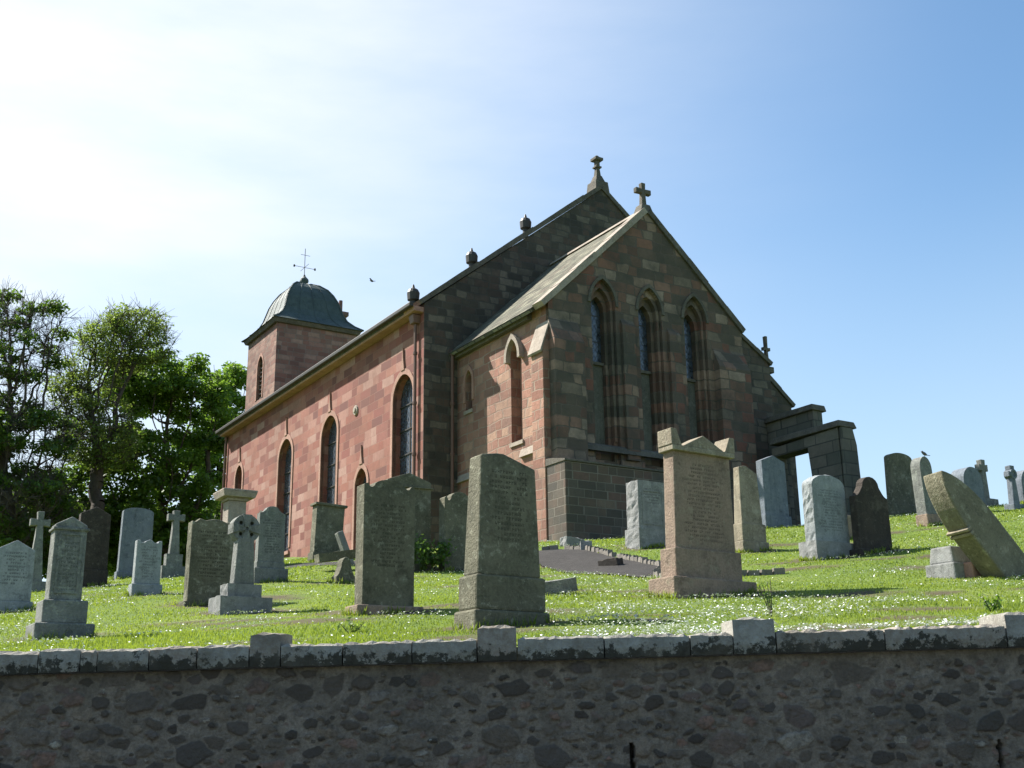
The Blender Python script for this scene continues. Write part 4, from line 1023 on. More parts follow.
# chancel
CX0, CX1, CY0, CZE, CZA = 1.25, 8.85, -5.5, 13.42, 17.12
CXM = 5.12
mt_ch = M['chancel']
side_open = [arch(-3.68, .62, 9.55, 12.75, 1.0), arch(-.78, .42, 11.2, 12.55, 1.0)]
bm = bmesh.new(); plate(bm, [(CY0 + .01, GB), (-.02, GB), (-.02, CZE), (CY0 + .01, CZE)], side_open, CX0, CX0 + .7, 'x'); bmobj('chancel_side_wall', bm, M['chancel_side_lit'], CH)
for i, (u, w, a, b_, wd) in enumerate([(-3.68, .62, 9.55, 12.75, .34), (-.78, .42, 11.2, 12.55, .25)]):
    bm = bmesh.new(); arch_ring(bm, u, w + .02, b_, .13, CX0 - (.17 if i == 0 else .03), CX0 + .06, 'x', 1.0, leg=.12 if i == 0 else (b_ - a) * .5)
    fr = bmobj('window', bm, M['dress_pale'] if i == 0 else M['dress'], CH)
    bm = bmesh.new(); prism(bm, arch(u, w - .01, a, b_ - .005, 1), CX0 + wd, CX0 + wd + .03, 'x'); bmobj('blocking' if i == 0 else 'pane', bm, M['dress'] if i == 0 else M['glass'], fr)
    if i == 0:
        bm = bmesh.new(); box(bm, CX0 + wd - .02, CX0 + wd - .003, u + .02, u + .14, a + .05, b_ - .6); bmobj('slit', bm, M['iron'], fr)
    bm = bmesh.new(); prism(bm, [(u - w / 2 - .06, a - .12), (u + w / 2 + .06, a - .12), (u + w / 2 + .06, a - .003), (u - w / 2 - .06, a - .003)], CX0 - .05, CX0 + .25, 'x'); bmobj('sill', bm, M['dress_pale'], fr)
# sloping string course pieces
for (ya, yb_, za) in ((-5.4, -3.9, 9.15), (-3.3, -.1, 9.05)):
    bm = bmesh.new(); prism(bm, [(CX0 - .10, za - .14), (CX0 + .01, za - .14), (CX0 + .01, za + .12), (CX0 - .02, za + .10)], ya, yb_); bmobj('string_course', bm, M['dress_pale'], CH)
# chancel gable: outer order with wide arches, inner order with lancets
out = [(CX0, GB), (CX1, GB), (CX1, CZE + .25), (CXM, CZA), (CX0, CZE)]
LX = [3.20, 5.0, 6.82]
wide = [arch(x + .05, .92, 8.75, 14.50 + .05 * i, .9, 10) for i, x in enumerate(LX)]
mid_ = [arch(x + .025, .70, 8.85, 14.24 + .05 * i, .9, 10) for i, x in enumerate(LX)]
narrow = [arch(x, .52, 9.3, 14.0 + .03 * i, 1.0, 10) for i, x in enumerate(LX)]
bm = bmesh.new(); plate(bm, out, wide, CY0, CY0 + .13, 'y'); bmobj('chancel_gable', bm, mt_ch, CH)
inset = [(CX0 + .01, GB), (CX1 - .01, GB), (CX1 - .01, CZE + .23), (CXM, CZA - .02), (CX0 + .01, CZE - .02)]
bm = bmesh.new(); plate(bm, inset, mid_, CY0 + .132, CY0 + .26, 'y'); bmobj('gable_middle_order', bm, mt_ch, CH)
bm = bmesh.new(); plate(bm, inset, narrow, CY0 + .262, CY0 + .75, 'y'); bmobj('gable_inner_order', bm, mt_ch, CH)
for i, x in enumerate(LX):
    bm = bmesh.new(); arch_ring(bm, x + .05, .93, 14.50 + .05 * i, .10, CY0 - .05, CY0 + .05, 'y', .9, leg=.05)
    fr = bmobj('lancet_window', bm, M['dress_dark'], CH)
    bm = bmesh.new(); prism(bm, arch(x, .51, 11.9, 13.99 + .03 * i, 1.0, 10), CY0 + .46, CY0 + .49, 'y'); bmobj('pane', bm, M['glass'], fr)
    bm = bmesh.new(); prism(bm, [(x - .255, 9.31), (x + .255, 9.31), (x + .255, 11.88), (x - .255, 11.88)], CY0 + .42, CY0 + .60, 'y'); bmobj('blocked_panel', bm, M['blind'], fr)
    bm = bmesh.new(); box(bm, x - .255, x + .255, CY0 + .34, CY0 + .5, 11.84, 11.93); bmobj('sill', bm, M['dress_dark'], fr)
    # arch stones
    bm = bmesh.new(); arch_ring(bm, x + .025, .71, 14.24 + .05 * i, .10, CY0 + .09, CY0 + .14, 'y', .9, leg=4.2); bmobj('arch_moulding', bm, M['chancel'], fr)
# shallow piers between the windows and at the corner
def pier(x0, x1, z0, z1, pr, slope, mat=mt_ch, name='pier'):
    bm = bmesh.new(); prism(bm, [(CY0 - pr, z0), (CY0 + .01, z0), (CY0 + .01, z1 + slope), (CY0 - pr, z1)], x0, x1, 'x'); bmobj(name, bm, mat, CH, bevel=.015)
pier(CX0 - .02, CX0 + 1.05, GB, 12.2, .32, .75, name='corner_buttress')
pier(3.88, 4.36, 8.9, 13.1, .12, .25); pier(5.70, 6.16, 8.9, 13.1, .12, .25); pier(7.55, CX1 + .02, GB, 12.3, .28, .7, name='corner_buttress')
# side buttress on the lit wall next the corner
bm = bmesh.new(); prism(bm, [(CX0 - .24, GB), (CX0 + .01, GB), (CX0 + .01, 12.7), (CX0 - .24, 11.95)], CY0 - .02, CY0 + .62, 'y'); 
bmobj('side_buttress', bm, M['chancel_side_lit'], CH, bevel=.02)
bm = bmesh.new(); prism(bm, [(CX0 - .30, 11.80), (CX0 - .0, 12.74), (CX0 + .0, 12.84), (CX0 - .34, 11.86)], CY0 - .05, CY0 + .65, 'y'); bmobj('buttress_cap', bm, M['dress_pale'], CH)
# plinth below the gable
bm = bmesh.new(); box(bm, CX0 - .20, CX1 + .1, CY0 - .95, CY0 - .03, GB, 8.42, top=(0, .0)); bmobj('gable_plinth', bm, M['plinth'], CH, bevel=.02)
bm = bmesh.new(); prism(bm, [(CY0 - .99, 8.423), (CY0 - .01, 8.423), (CY0 - .01, 8.64), (CY0 - .36, 8.60), (CY0 - .99, 8.48)], CX0 - .23, CX1 + .12, 'x'); bmobj('plinth_capping', bm, M['dress_dark'], CH, bevel=.01)
bm = bmesh.new(); prism(bm, [(CY0 - .17, 9.05), (CY0 + .0, 9.05), (CY0 + .0, 9.3), (CY0 - .1, 9.22)], CX0 + 1.06, 7.54, 'x'); bmobj('string_course', bm, M['dress_dark'], CH, bevel=.01)
# chancel roof + skews
sl = (CZA - CZE) / (CXM - CX0)
bm = bmesh.new(); plate(bm, [(CX0 - .28, CZE - .28 * sl + .02), (CXM, CZA + .0), (CXM, CZA + .14), (CX0 - .34, CZE - .28 * sl + .12)], [], CY0 + .42, -.025, 'y'); bmobj('chancel_roof', bm, M['slate'], CH)
bm = bmesh.new(); plate(bm, [(CX1 + .28, CZE + .02), (CXM + .004, CZA + .0), (CXM + .004, CZA + .14), (CX1 + .34, CZE + .10)], [], CY0 + .42, -.025, 'y'); bmobj('chancel_roof', bm, M['slate'], CH)
bm = bmesh.new(); box(bm, CXM - .12, CXM + .12, CY0 + .43, -.03, CZA + .10, CZA + .21, top=(.07, 0)); bmobj('ridge', bm, M['dress_pale'], CH)
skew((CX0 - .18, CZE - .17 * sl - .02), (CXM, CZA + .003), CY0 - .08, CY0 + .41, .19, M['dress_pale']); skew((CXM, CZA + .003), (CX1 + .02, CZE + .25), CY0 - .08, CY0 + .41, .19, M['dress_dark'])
bm = bmesh.new(); box(bm, CX0 - .16, CX0 - .002, CY0 + .9, -.03, CZE - .32, CZE - .12, top=(-.04, 0)); bmobj('eaves_course', bm, M['dress_dark'], CH)
# chancel cross
bm = bmesh.new(); cy = CY0 + .16; cz = CZA + .15
box(bm, CXM - .26, CXM + .26, cy - .22, cy + .22, cz - .15, cz + .16, top=(.1, .05))
prism(bm, [(CXM + u, cz + .1 + v) for u, v in cross_poly(.6, .85, .56, .15, .2, .14)], cy - .08, cy + .08)
bmobj('gable_cross', bm, M['dress_dark'], CH, bevel=.02)
# rough wall to the right of the chancel with a raking top
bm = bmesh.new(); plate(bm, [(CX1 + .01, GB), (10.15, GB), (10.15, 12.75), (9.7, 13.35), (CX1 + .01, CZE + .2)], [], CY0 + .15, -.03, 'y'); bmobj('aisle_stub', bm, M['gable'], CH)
bm = bmesh.new(); plate(bm, [(CX1, 12.9), (10.27, 12.62), (10.27, 12.80), (9.75, 13.5), (CX1, 14.15), (CX1, 13.85)], [], CY0 + .08, CY0 + .14, 'y')
bm.free()
skew((CX1 + .02, CZE + .22), (10.2, 12.80), CY0 + .08, -.04, .14, M['dress_dark'])
bm = bmesh.new(); prism(bm, [(10.25 + u, 12.75 + v) for u, v in cross_poly(.3, 1.15, .7, .08, .12, .07)], CY0 + .3, CY0 + .42); box(bm, 10.1, 10.4, CY0 + .2, CY0 + .52, 12.6, 12.8)
bmobj('aisle_finial', bm, M['dress_dark'], CH)

# ---- tower
TX0, TX1, TY0, TY1, TZ = 3.45, 8.0, 23.6, 28.1, 22.0
tw = link(bpy.data.objects.new('tower', None), CH)
lo = arch(25.9, .85, 18.3, 20.75, .6)
bm = bmesh.new(); plate(bm, [(TY0, GB), (TY1, GB), (TY1, TZ), (TY0, TZ)], [lo], TX0, TX0 + .5, 'x'); bmobj('tower_side', bm, M['tower'], tw)
bm = bmesh.new(); box(bm, TX0 + .502, TX1, TY0, TY0 + .5, GB, TZ); box(bm, TX0 + .502, TX1, TY1 - .5, TY1, GB, TZ); box(bm, TX1 - .5, TX1, TY0 + .502, TY1 - .502, GB, TZ); bmobj('tower_wall', bm, M['tower'], tw)
bm = bmesh.new(); z = 18.4
while z < 20.6: prism(bm, [(TX0 + .1, z), (TX0 + .3, z + .16), (TX0 + .32, z + .2), (TX0 + .1, z + .05)], 25.5, 26.3); z += .24
box(bm, TX0 + .36, TX0 + .4, 25.4, 26.4, 18.2, 20.9); bmobj('louvres', bm, M['iron'], tw)
bm = bmesh.new(); arch_ring(bm, 25.9, .86, 20.75, .13, TX0 - .03, TX0 + .1, 'x', .6, leg=1.8); bmobj('louvre_surround', bm, M['dress'], tw)
bm = bmesh.new(); box(bm, TX0 - .14, TX1 + .14, TY0 - .14, TY1 + .14, TZ, TZ + .22, top=(-.1, -.1)); bmobj('tower_cornice', bm, M['dress_dark'], tw, bevel=.02)
# ogee lead dome on a square plan
cx, cy = (TX0 + TX1) / 2, (TY0 + TY1) / 2; hw = (TX1 - TX0) / 2
pr = [(1.13, .0), (.97, .26), (.83, .60), (.74, 1.0), (.69, 1.4), (.64, 1.8), (.56, 2.2), (.45, 2.58), (.30, 2.88), (.12, 3.05)]
bm = bmesh.new(); rings = []
for r_, z in pr:
    h_ = hw * r_; ring = []
    for (sx, sy_) in ((-1, -1), (1, -1), (1, 1), (-1, 1)):
        nxt = {(-1, -1): (1, -1), (1, -1): (1, 1), (1, 1): (-1, 1), (-1, 1): (-1, -1)}[(sx, sy_)]
        for t in (0, .25, .5, .75): ring.append(bm.verts.new((cx + h_ * (sx + (nxt[0] - sx) * t), cy + h_ * (sy_ + (nxt[1] - sy_) * t), TZ + .22 + z)))
    rings.append(ring)
for a, b_ in zip(rings, rings[1:]):
    for i in range(16): bm.faces.new([a[i], a[(i + 1) % 16], b_[(i + 1) % 16], b_[i]])
bm.faces.new(rings[0][::-1]); bm.faces.new(rings[-1])
dm = bmobj('dome', bm, M['lead'], tw)
bm = bmesh.new()
for k_ in range(16):
    for j in range(len(pr) - 1):
        def pp(ja):
            h_ = hw * pr[ja][0]; c4 = [(-1, -1), (1, -1), (1, 1), (-1, 1)]; s0 = c4[k_ // 4]; s1 = c4[(k_ // 4 + 1) % 4]; t = (k_ % 4) / 4
            return (cx + h_ * (s0[0] + (s1[0] - s0[0]) * t), cy + h_ * (s0[1] + (s1[1] - s0[1]) * t), TZ + .235 + pr[ja][1])
        tube(bm, pp(j), pp(j + 1), .018 if k_ % 4 else .05, n=5)
bmobj('lead_rolls', bm, M['lead'], tw)
bm = bmesh.new(); lathe(bm, [(.30, 0), (.22, .15), (.26, .3), (.24, .42), (.08, .6), (.05, .7)], (cx, cy, TZ + 3.2)); bmobj('dome_finial', bm, M['lead'], tw)
bm = bmesh.new(); zt = TZ + 3.7
tube(bm, (cx, cy, zt), (cx, cy, zt + 1.8), .018, n=6)
for dx, dy in ((T3, 0), (S3, 0)):
    pass
tube(bm, (cx - .62, cy, zt + .65), (cx + .62, cy, zt + .65), .013, n=6); tube(bm, (cx, cy - .62, zt + .65), (cx, cy + .62, zt + .65), .013, n=6)
tube(bm, (cx - .25, cy, zt + 1.4), (cx + .3, cy, zt + 1.4), .012, n=6)
for q in (-.62, .62): lathe(bm, [(.05, -.06), (.06, 0), (.05, .06)], (cx + q, cy, zt + .65), 6)
bmobj('weathervane', bm, M['iron'], tw)
# chimney behind the tower
bm = bmesh.new(); chx, chy = 8.35, 27.2
box(bm, chx - .38, chx + .38, chy - .5, chy + .5, 19, 24.2); box(bm, chx - .48, chx + .48, chy - .6, chy + .6, 24.2, 24.45)
lathe(bm, [(.15, 0), (.13, .6), (.17, .65)], (chx - .15, chy, 24.45), 10); tube(bm, (chx + .2, chy, 24.45), (chx + .2, chy, 25.3), .12); bmobj('chimney', bm, M['tower'], tw, bevel=.02)

# ================================================================== RUINED ENCLOSURE right of the chancel
P = ground(864, 519)
def lc(v): q = v - O3; return (q @ T3, q @ S3)
pt_, ps_ = lc(P)
ruin = thing('ruined_doorway', 'roofless dark stone doorway with long lintel and broken wall end joined to the church', 'ruin', O3, YAW)
def zl(px, py, t, s): 
    p = cw(t, s, 0); r_ = ray(px, py); k = (p.y) / r_.y; return CV.z + r_.z * k
def s_of(px, py, t):   # where the sight line crosses the wall plane x=t
    r_ = ray(px, py); k = ((cw(t, 0) - CV) @ T3) / (r_ @ T3); q = CV + r_ * k - O3; return q @ S3, q.z
tR = 8.9
s_end, z_top = s_of(837, 427, tR); s_j, _ = s_of(810, 480, tR); s_k, z_l = s_of(775, 470, tR); _, z_lin = s_of(808, 448, tR)
s_back = CY0 - .9
bm = bmesh.new()
plate(bm, [(s_back, GB), (s_back, z_top - .1), (s_end, z_top), (s_end - .06, GB), (s_j - .22, GB), (s_j - .12, z_lin - 1.3), (s_j, z_lin), (s_k, z_lin), (s_k + .04, GB)], [], tR, tR + .55, 'x')
bmobj('doorway_wall', bm, M['ruin'], ruin, bevel=.03)
bm = bmesh.new(); box(bm, tR - .10, tR + .68, s_end - .16, s_back, z_top - .005, z_top + .2, top=(.06, .05)); bmobj('wall_coping', bm, M['dress_dark'], ruin, bevel=.03)
bm = bmesh.new(); prism(bm, [(tR - .02, GB), (tR + .72, GB), (tR + .62, z_top - .5), (tR + .5, z_top - .01), (tR, z_top - .01)], s_end - .14, s_end - .062); bmobj('wall_end', bm, M['ruin'], ruin, bevel=.02)
t2 = tR + .9
s_a, z_a = s_of(812, 404, t2); s_b, _ = s_of(813, 470, t2)
wall2 = thing('enclosure_wall', 'high dark stone wall with overhanging coping behind the ruined doorway', 'stone wall', O3, YAW)
bm = bmesh.new(); plate(bm, [(s_a, GB), (s_b, GB), (s_b, z_lin + .3), (s_b + 1.3, z_lin + .3), (s_b + 1.3, GB), (CY0 + .12, GB), (CY0 + .12, z_a - .2), (s_a, z_a - .2)], [], t2, t2 + .4, 'x'); bmobj('wall', bm, M['ruin'], wall2)
bm = bmesh.new(); box(bm, t2 - .12, t2 + .55, s_a - .08, CY0 + .13, z_a - .2, z_a, top=(.05, .03)); bmobj('coping', bm, M['dress_dark'], wall2, bevel=.03)


# ================================================================== TREES
def grow(base, attract, seg=.55, infl=3.2, kill=1.1, iters=75, lean=Vector((0, 0, 1)), trunk_h=2.5, seed=0):
    r = np.random.RandomState(seed)
    nodes = [np.array(base)]; par = [-1]; d = np.array(lean); d = d / np.linalg.norm(d)
    k = int(trunk_h / seg)
    for i in range(k): nodes.append(nodes[-1] + (d + r.normal(0, .05, 3)) * seg); par.append(len(nodes) - 2)
    A = attract.copy(); act = np.ones(len(A), bool)
    near = np.full(len(A), 1e9); nid = np.zeros(len(A), int)
    NA = np.array(nodes)
    D = np.linalg.norm(A[:, None] - NA[None], axis=2); nid = D.argmin(1); near = D.min(1)
    for it in range(iters):
        sel = act & (near < (infl if it > 12 else 60))
        if not sel.any(): break
        dirs = {}
        idx = np.where(sel)[0]
        vec = A[idx] - NA[nid[idx]]; vec /= (np.linalg.norm(vec, axis=1, keepdims=True) + 1e-9)
        acc = np.zeros((len(NA), 3)); np.add.at(acc, nid[idx], vec); cntr = np.bincount(nid[idx], minlength=len(NA))
        g = np.where(cntr > 0)[0]; nv = acc[g]; ln = np.linalg.norm(nv, axis=1, keepdims=True); nv = nv / (ln + 1e-9) + r.normal(0, .13, nv.shape) + np.array([0, 0, .05]); nv /= np.linalg.norm(nv, axis=1, keepdims=True)
        new = NA[g] + nv * seg; st = len(NA); NA = np.vstack([NA, new]); par += list(g)
        D = np.linalg.norm(A[:, None] - new[None], axis=2); mn = D.min(1); am = D.argmin(1)
        up_ = mn < near; near = np.where(up_, mn, near); nid = np.where(up_, am + st, nid)
        act &= near > kill
    return NA, np.array(par)
def tree(name, label, base, blobs, leafmat, nleaf, lsize, seed, tr=.32, lean=(0, 0, 1), trunk_h=2.5, npts=900, bare=0.0, clump=.55, seg=.38, kill=.5, tint=(0, 1), cfrac=.45, twigs=0):
    r = np.random.RandomState(seed); P = []
    tot = sum(b[1][0] * b[1][1] * b[1][2] for b in blobs)
    for (c, rad) in blobs:
        k = int(npts * rad[0] * rad[1] * rad[2] / tot) + 20; q = r.normal(0, 1, (k, 3)); q /= np.linalg.norm(q, axis=1, keepdims=True); q *= r.uniform(.1, 1, (k, 1)) ** .4
        P.append(np.array(c) + q * np.array(rad))
    P = np.vstack(P)
    NA, par = grow(base, P, seg=seg, kill=kill, lean=lean, trunk_h=trunk_h, seed=seed)
    nN = len(NA); w = np.zeros(nN); child = np.bincount(par[1:], minlength=nN)
    w[child == 0] = 1
    for i in range(nN - 1, 0, -1): w[par[i]] += w[i] if False else 0
    rad = np.zeros(nN)
    rad[child == 0] = .012
    ntip = max(2, int((child == 0).sum())); e = min(2.4, max(1.45, math.log(ntip) / math.log(tr / .012))); acc = np.where(child == 0, .012 ** e, 0.)
    for i in range(nN - 1, 0, -1): acc[par[i]] += acc[i]
    rad = acc ** (1 / e); sc = tr / rad[0]; rad = np.maximum(rad * sc, .012)
    tips = np.where(child == 0, 1, 0)
    for i in range(nN - 1, 0, -1): tips[par[i]] += tips[i]
    # tubes
    n5 = 6; i1 = np.arange(1, nN); p0 = NA[par[i1]]; p1 = NA[i1]; d = p1 - p0; d /= np.linalg.norm(d, axis=1, keepdims=True) + 1e-9
    ref = np.where(np.abs(d[:, 2:3]) < .9, np.array([[0, 0, 1.]]), np.array([[1., 0, 0]])); x = np.cross(d, ref); x /= np.linalg.norm(x, axis=1, keepdims=True); y = np.cross(d, x)
    V = np.zeros((len(i1), 2, n5, 3))
    for k in range(n5):
        a = 2 * math.pi * k / n5; o_ = x * math.cos(a) + y * math.sin(a)
        V[:, 0, k] = p0 + o_ * rad[par[i1]][:, None] - d * .02; V[:, 1, k] = p1 + o_ * rad[i1][:, None] + d * .02
    b0 = (np.arange(len(i1)) * 2 * n5)[:, None]; ks = np.arange(n5); kn = (ks + 1) % n5
    Fc = np.stack([b0 + ks, b0 + kn, b0 + n5 + kn, b0 + n5 + ks], axis=2).reshape(-1, 4)
    root = thing(name, label, 'tree', base, 0)
    bs = np.array(base); V = V.reshape(-1, 3)
    if twigs:
        src = r.choice(np.where(tips <= 6)[0], twigs); dd = NA[src] - NA[np.maximum(par[src], 0)]; dd /= np.linalg.norm(dd, axis=1, keepdims=True) + 1e-6
        dd = dd + r.normal(0, .55, (twigs, 3)) + np.array([0, 0, .25]); dd /= np.linalg.norm(dd, axis=1, keepdims=True); ln = r.uniform(.3, 1.1, (twigs, 1))
        sx_ = np.cross(dd, r.normal(0, 1, (twigs, 3))); sx_ /= np.linalg.norm(sx_, axis=1, keepdims=True); sy2 = np.cross(dd, sx_)
        tipp = NA[src] + dd * ln
        TV = np.stack([NA[src] + sx_ * .011, NA[src] - sx_ * .006 + sy2 * .01, NA[src] - sx_ * .006 - sy2 * .01, tipp + sx_ * .006, tipp - sx_ * .003 + sy2 * .005, tipp - sx_ * .003 - sy2 * .005], axis=1).reshape(-1, 3)
        o0 = len(V) + (np.arange(twigs) * 6)[:, None]
        TF = np.stack([o0 + np.array([0, 1, 2]), o0 + np.array([1, 2, 0]), o0 + np.array([4, 5, 3]), o0 + np.array([3, 4, 5])], axis=2).reshape(-1, 4)
        V = np.vstack([V, TV]); Fc = np.vstack([Fc, TF])
    fast_mesh('trunk', V.reshape(-1, 3) - bs, Fc, M['bark'], smooth=True, parent=root)
    # leaves in flattened clumps round the thin twigs
    thin = np.where((tips <= 5) & (r.uniform(0, 1, nN) > bare) & (np.arange(nN) > 5))[0]
    if bare:   # upper twigs stay barer
        zz = (NA[thin, 2] - NA[:, 2].min()) / np.ptp(NA[:, 2]); thin = thin[r.uniform(0, 1, len(thin)) > bare * zz * 1.1]
    cl_t = r.uniform(0, 1, nN)
    if len(thin) > 60: thin = r.choice(thin, int(len(thin) * cfrac), replace=False)
    if len(thin) == 0: print("EMPTY", name, base, nN, rad[:5], P.mean(0)); thin = np.arange(nN)
    pick = r.choice(thin, nleaf); off = r.normal(0, 1, (nleaf, 3)); off /= np.linalg.norm(off, axis=1, keepdims=True); off *= (r.uniform(0, 1, (nleaf, 1)) ** .5) * clump * np.array([1, 1, .55])
    C = NA[pick] + off
    s = lsize * r.uniform(.6, 1.25, nleaf)[:, None]
    nrm = r.normal(0, .55, (nleaf, 3)) + np.array([0, 0, .8]) + off * .6; nrm /= np.linalg.norm(nrm, axis=1, keepdims=True)
    ax = np.cross(nrm, r.normal(0, 1, (nleaf, 3))); ax /= np.linalg.norm(ax, axis=1, keepdims=True); ay = np.cross(nrm, ax)
    V = np.stack([C - ax * s * .5, C - ay * s * .42 + ax * s * .05, C + ax * s * .55, C + ay * s * .42 + ax * s * .05], axis=1)
    V[:, 2, 2] -= s[:, 0] * .15
    t = np.clip(tint[0] + (tint[1] - tint[0]) * (.55 * cl_t[pick] + .45 * r.uniform(0, 1, nleaf)), 0, 1)
    fast_mesh('crown', V.reshape(-1, 3) - bs, np.arange(nleaf * 4).reshape(-1, 4), leafmat, np.repeat(t, 4), parent=root)
    return root
def tp(px, py, Y): p = at_y(px, py, Y); return (p.x, p.y, p.z)
def gp(px, Y): p = at_y(px, 600, Y); return (p.x, p.y, H(p.x, p.y) - .2)
k50 = 50 / F
def bl(px, py, Y, rx, rz, ry=None): k = Y / F; return (tp(px, py, Y), (rx * k, (ry or rx) * k, rz * k))
# dense sycamore next to the church
tree('sycamore_tree', 'dense bright green broadleaf tree next to the far end of the church', gp(165, 68), [bl(150, 385, 68, 48, 42), bl(195, 420, 69, 40, 50), bl(140, 465, 67, 55, 40), bl(185, 495, 68, 42, 42), bl(205, 375, 69, 26, 24), bl(140, 520, 67, 50, 30)],
     M['leaf'], 44000, .24, 3, cfrac=.3, tr=.45, npts=2400, clump=.85, trunk_h=2.2, seg=.48, kill=.62)
# sparse leaning tree
tree('young_leafed_tree', 'sparsely leafed tree with a forked trunk leaning right, thin pale crown against the sky', gp(62, 62), [bl(118, 345, 62, 42, 34), bl(135, 325, 62, 36, 18), bl(160, 350, 62, 16, 18), bl(95, 400, 62, 34, 36), bl(70, 380, 62, 22, 44), bl(100, 440, 62, 40, 35)],
     M['leaf_pale'], 24000, .14, 8, twigs=3500, tr=.36, lean=(.38, 0, 1), trunk_h=4.4, npts=2800, bare=.25, clump=.65, seg=.42, kill=.5, cfrac=.85)
# big dark tree at left edge with bare top twigs
tree('dark_elm_tree', 'large dark tree at the left edge with bare twigs at its top', gp(8, 55), [bl(10, 350, 55, 55, 52), bl(45, 325, 55, 30, 30), bl(0, 315, 56, 36, 28), bl(-20, 420, 55, 60, 60), bl(25, 440, 55, 52, 50), bl(20, 510, 54, 62, 40)],
     M['leaf_dark'], 28000, .17, 12, twigs=7000, tr=.44, npts=3200, bare=.72, clump=.7, seg=.42, kill=.5, trunk_h=3, cfrac=.8)
tree('dark_broadleaf_tree', 'dark leafy tree mostly out of frame on the far left', gp(-75, 60), [bl(-80, 400, 60, 70, 80), bl(-60, 480, 60, 60, 50)], M['leaf_dark'], 20000, .25, 17, tr=.4, npts=1500, clump=.8, seg=.5, kill=.7)
tree('background_tree', 'light green tree peeping out between the sycamore and the tower', gp(232, 80), [bl(228, 400, 80, 26, 42), bl(215, 450, 80, 36, 40), bl(236, 378, 81, 16, 18)], M['leaf'], 14000, .26, 23, tr=.3, npts=1000, clump=.8, tint=(.4, 1), seg=.5, kill=.7)
# undergrowth trees behind the left hand stones
for i, (px, py, Y, rx, rz, lb) in enumerate([(60, 520, 66, 66, 54, 'shaded low tree behind the dark brown headstone'), (150, 545, 70, 66, 46, 'low leafy tree behind the blue-grey granite headstone'), (-5, 545, 60, 60, 50, 'low dark tree behind the pale headstone at the left edge'), (212, 545, 74, 36, 44, 'low bushy tree behind the wheel-headed cross')]):
    tree('understorey_tree', lb, gp(px, Y), [bl(px, py, Y, rx, rz)], M['leaf_dark'] if i != 1 else M['leaf'], 13000, .28, 40 + i, tr=.2, npts=700, clump=1.0, trunk_h=1.0, tint=(0, .8), seg=.5, kill=.7)

# ================================================================== small plants
def plant(px, py, h, spread, nl, ls, label, mat, seed, stems=6, name='weed', cat='plant', Y=None):
    P = ground(px, py) if Y is None else Vector(at_y(px, py, Y)); r = np.random.RandomState(seed)
    root = thing(name, label, cat, P)
    bm = bmesh.new(); tips = []
    for i in range(stems):
        a = r.uniform(0, 6.28); tipp = Vector((math.cos(a) * spread * r.uniform(.2, 1), math.sin(a) * spread * r.uniform(.2, 1), h * r.uniform(.6, 1)))
        tube(bm, (0, 0, -.03), tipp, .006, .003, 5); tips.append(tipp)
    bmobj('stem', bm, M['bark'], root)
    C = []
    for i in range(nl):
        t = tips[r.randint(stems)]; q = np.array(t) * r.uniform(.25, 1) + r.normal(0, spread * .18, 3); C.append(q)
    C = np.array(C); s = ls * r.uniform(.6, 1.2, nl)[:, None]; nrm = r.normal(0, .6, (nl, 3)) + np.array([0, -.3, .6]); nrm /= np.linalg.norm(nrm, axis=1, keepdims=True)
    ax = np.cross(nrm, r.normal(0, 1, (nl, 3))); ax /= np.linalg.norm(ax, axis=1, keepdims=True); ay = np.cross(nrm, ax)
    V = np.stack([C - ax * s * .5, C - ay * s * .3, C + ax * s * .5, C + ay * s * .3], axis=1)
    fast_mesh('leaves', V.reshape(-1, 3), np.arange(nl * 4).reshape(-1, 4), mat, np.repeat(r.uniform(0, 1, nl), 4), parent=root)
plant(432, 572, .75, .45, 900, .09, 'small dark rounded bush at the foot of the mossy headstones near the church corner', M['leaf_dark'], 3, 12, 'bush', 'bush')
plant(772, 617, .36, .14, 90, .035, 'spindly dark weed sprouting behind the coping in front of the three-pointed headstone', M['leaf_dark'], 5, 5)
plant(993, 612, .13, .12, 70, .06, 'low bright leafy weed behind the coping near the right edge', M['leaf'], 6, 6)
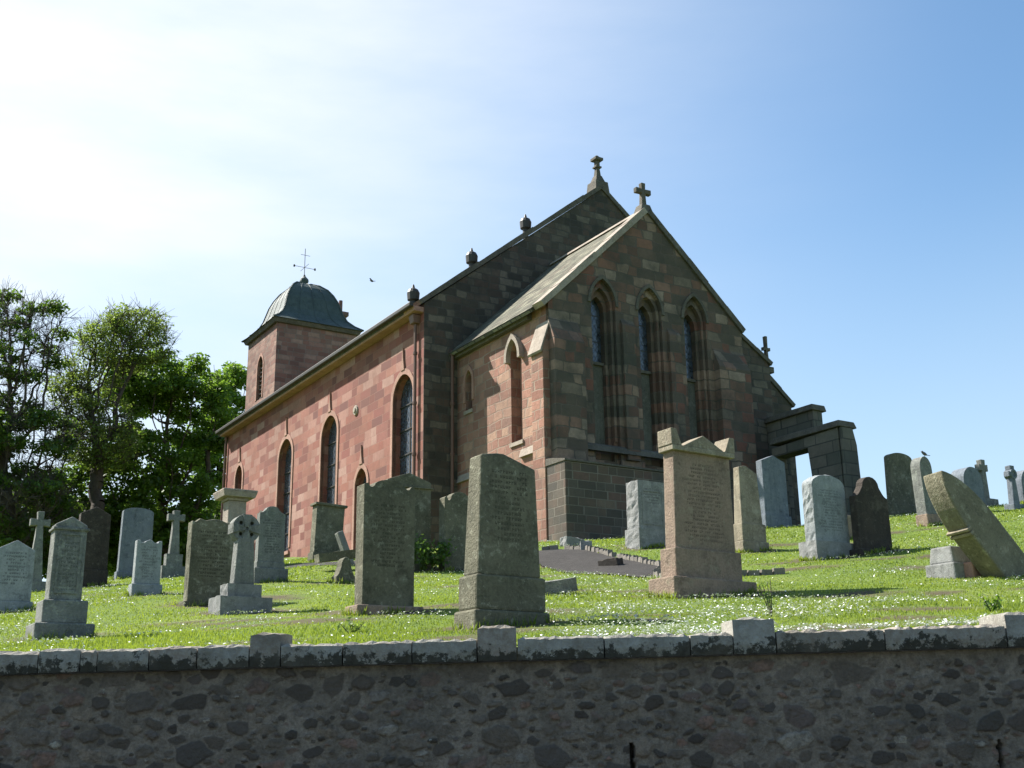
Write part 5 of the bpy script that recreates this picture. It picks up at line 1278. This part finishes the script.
plant(352, 634, .11, .14, 80, .05, 'low leafy weed in the grass below the broad scalloped headstone', M['leaf_pale'], 7, 6)

# ================================================================== birds
def bird(loc, s, rz, label, wings=False):
    bm = bmesh.new(); bmesh.ops.create_uvsphere(bm, u_segments=12, v_segments=8, radius=1)
    for v in bm.verts:
        x, y, z = v.co; f_ = 1 - .45 * max(0, -x); v.co = (x * .5 * s, y * .22 * s * f_, z * .25 * s * f_ + .12 * s * x)
    bmesh.ops.create_uvsphere(bm, u_segments=10, v_segments=6, radius=.17 * s, matrix=Matrix.Translation((.42 * s, 0, .22 * s)))
    tube(bm, (.55 * s, 0, .22 * s), (.74 * s, 0, .18 * s), .045 * s, .01 * s, 6)
    box(bm, -.95 * s, -.35 * s, -.07 * s, .07 * s, -.12 * s, -.07 * s)
    if wings:
        for q in (-1, 1):
            vv = [bm.verts.new(p) for p in [(.2 * s, q * .1 * s, .05 * s), (-.25 * s, q * .1 * s, .03 * s), (-.3 * s, q * 1.0 * s, .32 * s), (.12 * s, q * .9 * s, .34 * s), (.2 * s, q * .1 * s, .09 * s), (-.25 * s, q * .1 * s, .06 * s)]]
            bm.faces.new(vv[:4]); bm.faces.new([vv[4], vv[3], vv[2], vv[5]])
    else:
        for q in (-.06, .06): tube(bm, (0, q * s, -.2 * s), (.02 * s, q * s, -.42 * s), .02 * s, n=5)
    o = bmobj('bird', bm, M['bird'], smooth=True); o.location = loc; o.rotation_euler = (0, R(-8), rz); return tag(o, label, 'bird')
for (o, w, d) in stones:
    if 'bird perched' in o['label']:
        top = o
pz = ground(930, 527); k = pz.y / F
bb = [c for c in top.children if c.name.startswith('tablet')][0]
bpy.context.view_layer.update()
vmax = max((bb.matrix_world @ v.co for v in bb.data.vertices), key=lambda p: p.z)
cc = top.location.copy(); bird((vmax.x + .02, vmax.y, vmax.z + .055), .15, R(200), 'small grey bird perched on the thin round-headed headstone')
p = at_y(372, 281, 70); bird(p, .30, R(150), 'tiny distant bird flying in the sky between tower and gable', True)
